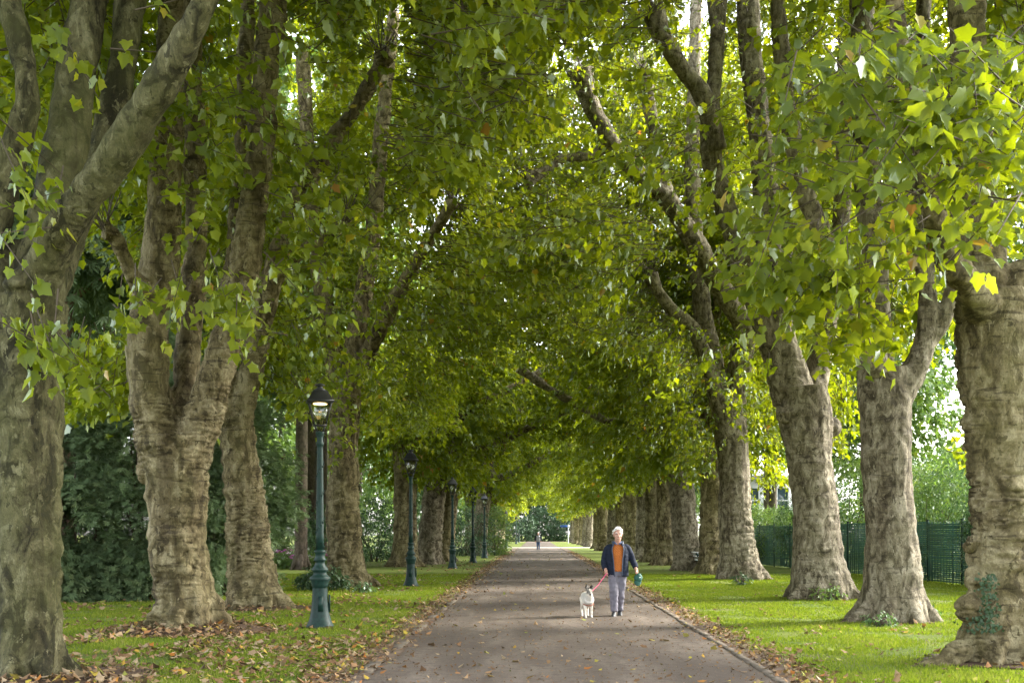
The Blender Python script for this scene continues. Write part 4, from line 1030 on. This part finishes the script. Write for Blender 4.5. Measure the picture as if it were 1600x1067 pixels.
# open quilted jacket
jk = MB()
def open_ring(cz, rx, ry, gap_l, gap_r, cy=.0, n=40, th=.022):
    """closed thin C-shaped section open at the front (-Y)"""
    a = np.linspace(-math.pi/2 + gap_r, 1.5*math.pi - gap_l, n)
    o = np.stack([rx*np.cos(a), cy + ry*np.sin(a), np.full(n, cz)], 1); i = np.stack([(rx - th)*np.cos(a), cy + (ry - th)*np.sin(a), np.full(n, cz)], 1)
    return np.concatenate([o, i[::-1]])
rs = []
for z in np.linspace(.785, 1.43, 44):
    t = (z - .785)/.645
    rx = np.interp(z, [.785, .95, 1.15, 1.30, 1.37, 1.43], [.212, .215, .222, .226, .195, .105]); ry = np.interp(z, [.785, .95, 1.2, 1.34, 1.43], [.155, .158, .165, .14, .095])
    puff = .004*abs(math.sin((z - .785)*math.pi/.075))
    rs.append(open_ring(z, rx + puff, ry + puff, np.interp(t, [0, .5, 1], [.32, .42, .62]), np.interp(t, [0, .5, 1], [.36, .40, .6]), .008))
jk.rings(rs)
for p, r in arms:
    q, s = spline(np.array(p), np.array(r)*1.0 + np.array([.016, .022, .022, .022, .021, .021]), .012)
    k = np.arange(len(q)); s = s + .003*np.abs(np.sin(k*math.pi/6))
    q = q[:-2]; s = s[:-2]; jk.tube(q, s, 14)
me, v, n = remesh(jk, .0085, 1)
obj('jacket', setco(me, cloth_noise(v, n, .008, (11, 11, 7))), M['navy'], man)
tr = MB()
fr = np.array([rs_[0] for rs_ in rs]); br = np.array([rs_[39] for rs_ in rs])
tr.tube(fr[::3] + [0, -.008, 0], np.full(len(fr[::3]), .009), 6); tr.tube(br[::3] + [0, -.008, 0], np.full(len(br[::3]), .009), 6)
for x in (-1, 1): tr.tube([(x*.085, .06, 1.46), (x*.098, -.0, 1.462), (x*.092, -.07, 1.43), (x*.088, -.10, 1.38)], [.020, .022, .022, .012], 8)
obj('collar', tr.mesh('collar', True), M['navy_trim'], man)
tb = MB()
tb.loft([(0, .005, .80, .172, .118), (0, .003, .88, .170, .120), (0, 0, .94, .165, .118)], 22)
for (p, r), w in zip(legs, (1, 1)):
    tb.tube(p, np.array(r) + np.array([.012, .016, .024, .025, .030]), 14, .03)
me, v, n = remesh(tb, .0105, 2)
fold = .020*pnoise(v*np.array([7, 7, 15])) + .014*pnoise(v*np.array([15, 15, 6]))
obj('trousers', setco(me, v + n*(fold*np.interp(v[:, 2], [.1, .25, .5, .7, .95], [1.0, .8, .85, .5, .3]))[:, None]), M['lilac_trousers'], man)
for (x, y, yaw, pitch) in ((-.085, -.19, -.18, .05), (.052, .11, .06, .0)):
    s = MB()
    s.loft([(0, -.01, .012, .044, .135), (0, -.01, .028, .047, .138), (0, -.005, .05, .045, .130), (0, .03, .075, .040, .092), (0, .055, .098, .037, .056), (0, .06, .118, .036, .046)], 18)
    me, v, n = remesh(s, .008, 2); o = obj('shoe', setco(me, v), M['shoe'], man); o.location = (x, y, 0); o.rotation_euler = (pitch, 0, yaw)
    s = MB(); s.loft([(0, -.01, .0, .046, .138), (0, -.01, .014, .049, .143), (0, -.01, .024, .047, .14)], 18); obj('sole', s.mesh('sole', True), M['shoe_sole'], o)
# cap in the hand on the picture's right
ct = empty('cap', (MX + LH[0] + .02, MY + LH[1] - .03, .715), 'green cap dangling from the hand of the old person', 'cap')
mb = MB()
mb.ball((.012, 0, .045), (.082, .072, .088), 20, 12)
obj('crown', grown(mb, .008, 1, .008, (14, 14, 14)), M['cap_green'], ct)
mb = MB()
rr = []
for k in range(9):
    t = k/8.0; w = .072*math.sqrt(max(0.0, 1 - (t*.96)**2.2)); z = -.015 - t*.095; y = -.045 - .02*t
    a = np.linspace(-1, 1, 9); top = np.stack([.0 + w*a, y + .03*a*a, np.full(9, z)], 1)
    rr.append(np.concatenate([top, top[::-1] + [0, .007, 0]]))
mb.rings(rr); obj('brim', mb.mesh('brim', True), M['cap_green'], ct)
mb = MB(); mb.ball((.035, -.058, .055), (.014, .014, .012), 8, 6); obj('badge', mb.mesh('badge', True), M['white_paint'], ct)

# distant walker
wk = empty('person', ((841 - CX)*111/F, 111, 0), 'distant person in a grey jacket with dark sleeves and blue jeans, far down the path', 'person')
mb = MB(); head(mb, (0, -.03, 1.60), 1.0)
mb.tube([(0, .01, 1.36), (0, -.01, 1.52)], [.062, .056], 10)
mb.loft([(0, 0, .86, .14, .10), (0, 0, 1.05, .15, .10), (0, .01, 1.3, .17, .11), (0, .01, 1.4, .08, .06)], 16)
wl = [([(-.085, 0, .88), (-.09, -.05, .48), (-.085, -.02, .09)], [.085, .058, .042]), ([(.085, 0, .88), (.085, .0, .48), (.085, .06, .09)], [.085, .058, .042])]
wa = [([(-.19, .01, 1.34), (-.275, .04, 1.10), (-.255, -.05, .90)], [.055, .044, .03]), ([(.19, .01, 1.34), (.275, .04, 1.10), (.255, -.05, .90)], [.055, .044, .03])]
for p, r in wl + wa: mb.tube(p, r, 9)
for p, r in wa:
    pl = np.array(p[-1]) + [0, -.02, -.04]; mb.tube([p[-1], pl], [.03, .034], 8); add_fingers(mb, pl, (0, -.1, -.99), (0, -.9, 0), (-np.sign(pl[0]), 0, 0), .7)
obj('body', grown(mb, .012, 1), M['skin'], wk)
mb = MB(); mb.loft([(0, 0, .80, .175, .13), (0, 0, 1.0, .19, .14), (0, .01, 1.28, .20, .14), (0, .01, 1.38, .15, .10), (0, .01, 1.44, .08, .07)], 20); obj('jacket', grown(mb, .015, 2, .01), M['grey_jacket'], wk)
for p, r in wa:
    mb = MB(); mb.tube(p, np.array(r) + .022, 10, .04); obj('sleeve', mb.mesh('sleeve', True), M['navy'], wk)
mb = MB(); mb.tube([(-.07, .04, 1.44), (0, -.075, 1.43), (.07, .04, 1.44)], [.03, .03, .03], 8); obj('collar', mb.mesh('collar', True), M['navy'], wk)
mb = MB(); mb.loft([(0, 0, .80, .15, .11), (0, 0, .95, .15, .11)], 16)
for p, r in wl: mb.tube(p, np.array(r) + [.012, .02, .026], 10, .05)
obj('jeans', grown(mb, .015, 2, .008), M['denim'], wk)
for p, r in wl:
    mb = MB(); mb.loft([(p[-1][0], p[-1][1] - .05, .0, .042, .13), (p[-1][0], p[-1][1] - .05, .03, .044, .13), (p[-1][0], p[-1][1], .08, .036, .06)], 14); obj('shoe', mb.mesh('shoe', True), M['shoe'], wk)
mb = MB()
for k in range(60):
    r_ = np.random.default_rng(k + 900); th = r_.uniform(0, 6.28); ph = r_.uniform(-.1, 1.5); d = np.array([math.cos(th)*math.cos(ph), math.sin(th)*math.cos(ph), math.sin(ph)])
    if d[1] < -.3 and d[2] < .5: continue
    mb.ball(np.array([0, -.02, 1.635]) + d*[.074, .09, .09], (.025, .025, .02), 7, 5)
obj('hair', grown(mb, .012, 2), M['white_hair'], wk)

# ------------------------------------------------------------------ dog, walking towards the camera
DX, DY = (919 - CX)*22.0/F, 22.0
dog = empty('dog', (DX, DY, 0), 'slim pale dog with dark ears and a light coat, trotting beside the old person', 'dog', rz=.10)
mb = MB()
mb.tube([(0, -.10, .335), (0, -.02, .325), (0, .12, .34), (0, .28, .375), (0, .42, .40), (0, .50, .385)], [.080, .108, .112, .092, .085, .055], 16, .03)     # chest to tucked belly to rump
mb.tube([(0, -.06, .36), (0, -.13, .43), (-.004, -.17, .495)], [.088, .068, .056], 14, .02)                                                              # neck
HD = np.array([-.006, -.20, .520])
mb.ball(HD, (.056, .066, .056), 16, 10)
mb.tube([HD + [0, -.03, -.008], HD + [0, -.085, -.030], HD + [0, -.125, -.044], HD + [0, -.148, -.048]], [.045, .033, .026, .019], 12, .01)               # muzzle
mb.tube([HD + [0, -.06, -.045], HD + [0, -.12, -.066]], [.020, .014], 8)                                                                                 # jaw
for x, dz, tip in ((-1, 0, (-.056, .02, .140)), (1, 0, (.064, .012, .125))):
    mb.tube([HD + [x*.032, .015, .030], HD + [x*.046, .018, .075], HD + list(tip)], [.036, .040, .012], 9, .01)
for x, fy, kn in ((-.062, -.10, -.02), (.062, -.03, .02)):            # front legs: shoulder, elbow, wrist, paw
    mb.tube([(x*.9, -.05, .33), (x, -.02, .25), (x, fy*.6, .14), (x, fy, .05), (x, fy - .02, .02)], [.045, .034, .021, .018, .020], 10, .015)
    mb.ball((x, fy - .035, .018), (.021, .034, .018), 9, 6)
for x, fy in ((-.06, .40), (.07, .52)):                                 # hind legs: stifle forward, hock backward
    mb.tube([(x*.8, .42, .36), (x, fy - .08, .26), (x, fy + .04, .155), (x, fy + .0, .06), (x, fy - .02, .02)], [.065, .046, .024, .018, .019], 10, .015)
    mb.ball((x, fy - .035, .018), (.02, .032, .018), 9, 6)
mb.tube([(0, .50, .40), (.03, .58, .42), (.08, .63, .50), (.11, .62, .58)], [.024, .019, .014, .007], 9, .02)
me, v, n = remesh(mb, .0065, 1)
v = v + n*(.0035*pnoise(v*26))[:, None]
me = setco(me, v)
d = v - HD
mk = np.zeros(len(v))
mk = np.maximum(mk, np.clip((d[:, 2] - .046)/.012, 0, 1)*1.1)                                    # ears
mk = np.maximum(mk, np.clip((-d[:, 1] - .045)/.05, 0, 1)*(d[:, 2] < .02)*(d[:, 2] > -.09)*.85)  # muzzle
mk = np.maximum(mk, ((np.abs(np.abs(d[:, 0]) - .026) < .022) & (d[:, 2] > -.012) & (d[:, 2] < .034) & (d[:, 1] < -.02))*.8)   # eye patches
mk = np.maximum(mk, ((np.abs(d[:, 0]) > .034) & (np.abs(d[:, 2]) < .05) & (np.abs(d[:, 1]) < .08))*.5)
mk = np.maximum(mk, ((np.abs(d[:, 0]) > .013) & (d[:, 2] > -.035) & (d[:, 2] < .06) & (d[:, 1] < .05) & (d[:, 1] > -.10) & (np.abs(d[:, 0]) < .08))*.80)
mk = np.maximum(mk, ((d[:, 1] < -.085) & (d[:, 2] < .03) & (d[:, 2] > -.10))*.9)
mk *= .85 + .3*pnoise(v*30)
a = me.attributes.new('rnd', 'FLOAT', 'POINT'); a.data.foreach_set('value', np.clip(mk, 0, 1).astype(np.float32))
obj('body', me, M['dog_fur'], dog)
for x in (-.027, .027):
    mb = MB(); mb.ball(HD + [x, -.060, .012], (.008, .006, .008), 8, 6); obj('eye', mb.mesh('eye', True), M['dark_feature'], dog)
mb = MB(); mb.ball(HD + [0, -.166, -.046], (.014, .011, .011), 10, 7); obj('nose', mb.mesh('nose', True), M['dark_feature'], dog)
ctm = MB()
ctm.tube([(0, -.125, .375), (0, -.06, .345), (0, .05, .345), (0, .20, .37), (0, .30, .39)], [.092, .108, .110, .104, .098], 20, .02)
ctm.tube([(0, -.09, .39), (-.002, -.135, .445), (-.004, -.150, .47)], [.090, .072, .066], 16, .015)
me, v, n = remesh(ctm, .009, 2)
obj('coat', setco(me, v + n*(.006*pnoise(v*12))[:, None]), M['dog_coat'], dog)
mb = MB()
an = np.linspace(0, 2*math.pi, 22)[:-1]
ring = np.stack([+.104*np.cos(an), -.035 + .100*np.sin(an), .246 + .028*np.abs(np.cos(an))**3 + .0*an], 1)
mb.tube(np.concatenate([ring, ring[:1]]), np.full(22, .008), 7); obj('coat_trim', mb.mesh('coat_trim', True), M['coat_trim'], dog)
ls = empty('leash', (DX, DY, .46), 'pink lead running from the hand of the old person to the dog', 'leash')
o0 = np.array([DX, DY, .46])
hand = np.array([MX, MY, 0]) + RH + np.array([.01, -.02, -.035])
nk = np.array([DX + .012, DY - .12, .475])
mid = (hand + nk)/2 + [0, 0, -.035]
mb = MB(); mb.tube(np.array([hand + [-.005, .01, .02], hand, hand*.7 + nk*.3 + [0, 0, -.022], mid, hand*.25 + nk*.75 + [0, 0, -.022], nk]) - o0, [.011, .010, .0075, .0075, .0075, .008], 8, .03)
an = np.linspace(0, 2*math.pi, 17)
hl = hand + np.stack([.012*np.cos(an*1), .035*np.sin(an), -.012 - .028*np.cos(an)], 1)
mb.tube(hl - o0, np.full(17, .007), 7)
lo = obj('strap', mb.mesh('strap', True), M['leash_pink'], ls)

# ------------------------------------------------------------------ bench and signpost
bx = P(1092, 833, 48.0)
bn = empty('park_bench', (bx[0] + .28, 48.3, 0), 'green slatted park bench end peeping out between the two mossy trunks', 'bench')
for y in (-.0, 1.7):
    mb = MB()
    mb.tube([(-.36, y, .80), (-.26, y, .66), (-.20, y, .46), (-.19, y, .25), (-.14, y, -.02)], [.045, .05, .05, .045, .035], 8, .04)
    mb.tube([(-.20, y, .43), (.05, y, .40), (.26, y, .42)], [.035, .035, .03], 8, .04); mb.tube([(.24, y, .42), (.22, y, .2), (.28, y, -.02)], [.035, .03, .03], 8, .04)
    obj('end_frame', mb.mesh('end_frame', True), M['green_iron'], bn)
for k in range(5):
    t = k/4.0
    mb = MB(); mb.box((-.30 + .13*t, .85, .82 - .34*t), (.07, 1.86, .028), 0); obj('back_slat', mb.mesh('back_slat'), M['white_paint'] if k % 2 == 0 else M['bench_slat'], bn)  # every other slat white: highlights on the green slats put in as colour
for k in range(4):
    mb = MB(); mb.box((-.10 + .105*k, .85, .455), (.08, 1.86, .03)); obj('seat_slat', mb.mesh('seat_slat'), M['bench_slat'], bn)
sp = P(888, 833, 178)
sg = empty('signpost', (sp[0], 178, 0), 'small pale post with a blue sign at the far end of the right lawn', 'signpost')
mb = MB(); mb.lathe([(.075, -.05), (.07, .1), (.065, 3.0), (.03, 3.05)], n=10); obj('post', mb.mesh('post', True), M['grey_metal'], sg)
mb = MB(); mb.box((-.5, -.02, 2.75), (1.5, .05, .30)); obj('sign_board', mb.mesh('sign_board'), M['sign_blue'], sg)
mb = MB(); mb.box((.05, -.055, 2.75), (.34, .02, .26)); obj('sign_plate', mb.mesh('sign_plate'), M['white_paint'], sg)

# ------------------------------------------------------------------ soil rings, grass blades, fallen leaves
def mound(x, y, r, h, seed):
    a = np.arange(48)*2*math.pi/48; rr = []
    for t in (1.0, .8, .55, .3):
        w = r*t*(1 + .22*pnoise(np.stack([np.cos(a)*1.6 + seed, np.sin(a)*1.6, np.full(48, .3)], 1)) + .08*pnoise(np.stack([np.cos(a)*6 + seed, np.sin(a)*6, np.full(48, .3)], 1)))
        rr.append(np.stack([x + w*np.cos(a), y + w*np.sin(a)*.9, np.full(48, h*(1 - t*t) + (.009 if t == 1 else .012))], 1))
    mb = MB(); mb.rings(rr, cap=True); o = obj('soil', mb.mesh('soil', True), M['soil']); o['kind'] = 'structure'
MOUNDS = []
for k, r, h in (('L1', 1.35, .05), ('L2', 1.25, .14), ('L3', 1.15, .06), ('L4', .95, .04), ('R1', 1.0, .02), ('R2', .85, .02), ('R3', .8, .02)):
    o = NEAR[k]['_obj']; mound(o.location.x + (.15 if k in ('L2', 'L3') else 0), o.location.y, r, h, len(MOUNDS)); MOUNDS.append((o.location.x, o.location.y, r, h))
def ground_z(x, y):
    z = np.zeros_like(x)
    for mx, my, r, h in MOUNDS:
        t = np.hypot(x - mx, (y - my)/.9)/r; z = np.maximum(z, np.where(t < 1, h*(1 - t*t) + .012, 0))
    return z
rng = np.random.default_rng(21)
n = 520000
y = 11.5 + 34*rng.random(n)**1.7
wx = np.where(rng.random(n) < .45, rng.uniform(-12.5, PL - .12, n), rng.uniform(PR + .22, 14.0, n))
ok = np.abs(wx*F/y + CX - 800) < 860
for mx, my, r, h in MOUNDS: ok &= np.hypot(wx - mx, y - my) > r*rng.uniform(.75, 1.2, n)
patch = pnoise(np.stack([wx*.9, y*.9, np.zeros(n)], 1)); ok &= rng.random(n) < np.clip(.8 + 1.5*patch, .12, 1)
gut = np.where(wx < 0, PL - wx, wx - PR); ok &= (gut > .62) | (rng.random(n) < np.clip((gut - .1)/.9, 0, 1)*.7)
wx, y = wx[ok], y[ok]; n = len(wx)
h = rng.uniform(.022, .058, n)*(1 + .3*patch[ok]); w = rng.uniform(.0035, .0075, n)*(1 + y/26); a = rng.uniform(0, 6.28, n)
b0 = np.stack([wx - np.cos(a)*w, y - np.sin(a)*w, np.full(n, -.002)], 1); b1 = np.stack([wx + np.cos(a)*w, y + np.sin(a)*w, np.full(n, -.002)], 1)
tp = np.stack([wx + rng.normal(size=n)*.02, y + rng.normal(size=n)*.02, h], 1)
v = np.stack([b0, b1, tp], 1).reshape(-1, 3)
g = obj('grass', mesh_np('grass', v, np.arange(3*n).reshape(-1, 3), np.repeat(np.clip(rng.random(n)*.7 + .3*patch[ok] + .15, 0, 1), 3)), M['grass']); g['kind'] = 'stuff'

def litter(name, x, y, size, rng, rnd=None, lift=.0):
    n = len(x)
    pos = np.stack([x, y, ground_z(x, y) + rng.uniform(.016, .034, n) + lift], 1)
    an = rng.uniform(0, 6.28, n)
    ax = np.stack([np.cos(an), np.sin(an), rng.normal(size=n)*.22], 1); nr = np.stack([rng.normal(size=n)*.4, rng.normal(size=n)*.4, np.ones(n)], 1)
    v, f, r = place_leaves(pos, ax, nr, size, rng.random(n) if rnd is None else rnd, T10, F10, -.35, -.25)
    v[:, 2] = np.maximum(v[:, 2], .0145)
    o = obj(name, mesh_np(name, v, f, r), M['litter']); o['kind'] = 'stuff'
rng = np.random.default_rng(33)
def dens(n, x0, x1, y0, y1, thr, fr=.5, pw=1.4):
    x = rng.uniform(x0, x1, n); y = y0 + (y1 - y0)*rng.random(n)**pw
    k = pnoise(np.stack([x*fr, y*fr*.7, np.full(n, 4.2)], 1)) > thr; return x[k], y[k]
X, Y = [], []
for args in ((3200, -9, PL - .3, 10.5, 17.5, -.12, .6, 1.0), (1900, -10, PL - .3, 16, 30, -.05, .5, 1.2), (1500, -10, PL - .3, 28, 75, -.1, .5, 1.3), (900, -12, -4, 17, 27, -.2), (420, PR + .5, 9, 11, 20, -.1), (330, PR + .5, 9, 18, 60, -.1), (420, -4.2, PL - .2, 20, 60, .0)):
    a, b = dens(*args); X.append(a); Y.append(b)
for k, cnt in (('L1', 500), ('L2', 900), ('L3', 350), ('L4', 120), ('R1', 60)):
    o = NEAR[k]['_obj']; an = rng.uniform(0, 6.28, cnt); rr = rng.uniform(.55, 1.6, cnt); X.append(o.location.x + np.cos(an)*rr); Y.append(o.location.y + np.sin(an)*rr)
X = np.concatenate(X); Y = np.concatenate(Y)
litter('fallen_leaves', X, Y, .035 + .085*rng.random(len(X))**1.4, rng, rng.random(len(X))**.9, .012)
n = 7500                                                       # drifts in the two gutters
y = 10 + 90*rng.random(n)**2.0; left = rng.random(n) < .5
x = np.where(left, PL - .42 + rng.normal(size=n)*.24, PR + .42 + rng.normal(size=n)*.20)
litter('gutter_leaves', x, y, rng.uniform(.03, .09, n), rng, rng.random(n)**1.25*.98, .004)
n = 620
y = 11 + 80*rng.random(n)**2.1; x = rng.uniform(PL, PR, n)
litter('path_leaves', x, y, .035 + .08*rng.random(n)**1.5, rng, np.where(rng.random(n) < .3, rng.uniform(.85, 1, n), rng.random(n)*.85), .0)
n = 5000                                                       # crumbs and twigs on the path
y = 10.5 + 40*rng.random(n)**1.6; x = rng.uniform(PL, PR, n)
litter('path_debris', x, y, rng.uniform(.012, .035, n), rng, rng.random(n)*.5, .0)

# ------------------------------------------------------------------ light
AZ, EL = R(68), R(33)          # azimuth from +Y towards +X
w = bpy.data.worlds.new('World'); sc.world = w; w.use_nodes = True
nt = w.node_tree; nt.nodes.clear()
sk = nt.nodes.new('ShaderNodeTexSky'); sk.sky_type = 'NISHITA'; sk.sun_disc = False; sk.sun_elevation = EL; sk.sun_rotation = AZ; sk.dust_density = 2.5; sk.air_density = 1.0; sk.ozone_density = .6
bg = nt.nodes.new('ShaderNodeBackground'); bg.inputs[1].default_value = .15
wo = nt.nodes.new('ShaderNodeOutputWorld'); hs = nt.nodes.new('ShaderNodeHueSaturation'); hs.inputs['Saturation'].default_value = .3; hs.inputs['Value'].default_value = 1.35   # a bright, thinly clouded sky
nt.links.new(sk.outputs[0], hs.inputs['Color']); nt.links.new(hs.outputs[0], bg.inputs[0]); nt.links.new(bg.outputs[0], wo.inputs[0])
sl = bpy.data.lights.new('sun', 'SUN'); sl.energy = 2.0; sl.angle = R(9); sl.color = (1, .95, .86)
so = bpy.data.objects.new('sun', sl); COL.objects.link(so)
sd = Vector((math.sin(AZ)*math.cos(EL), math.cos(AZ)*math.cos(EL), math.sin(EL)))
so.rotation_euler = (-sd).to_track_quat('-Z', 'Y').to_euler(); so.location = (30, 20, 40)

# ------------------------------------------------------------------ camera and render
cd = bpy.data.cameras.new('camera'); cam = bpy.data.objects.new('camera', cd); COL.objects.link(cam)
cam.location = (0, 0, EYE); cam.rotation_euler = (math.pi/2, 0, 0)
cd.sensor_width = 36; cd.lens = 36*F/1600; cd.shift_x = (800 - CX)/1600; cd.shift_y = (CY - 533.5)/1600
cd.clip_start = .1; cd.clip_end = 2000
sc.camera = cam
sc.render.engine = 'CYCLES'
cy = sc.cycles
cy.max_bounces = 10; cy.diffuse_bounces = 5; cy.glossy_bounces = 3; cy.transmission_bounces = 6; cy.transparent_max_bounces = 8
cy.use_denoising = True
try:
    cy.denoiser = 'OPENIMAGEDENOISE'; cy.denoising_input_passes = 'RGB_ALBEDO_NORMAL'
except Exception: pass
cy.sample_clamp_indirect = 6
sc.view_settings.view_transform = 'Standard'; sc.view_settings.look = 'None'; sc.view_settings.gamma = 1; sc.view_settings.exposure = 2.46
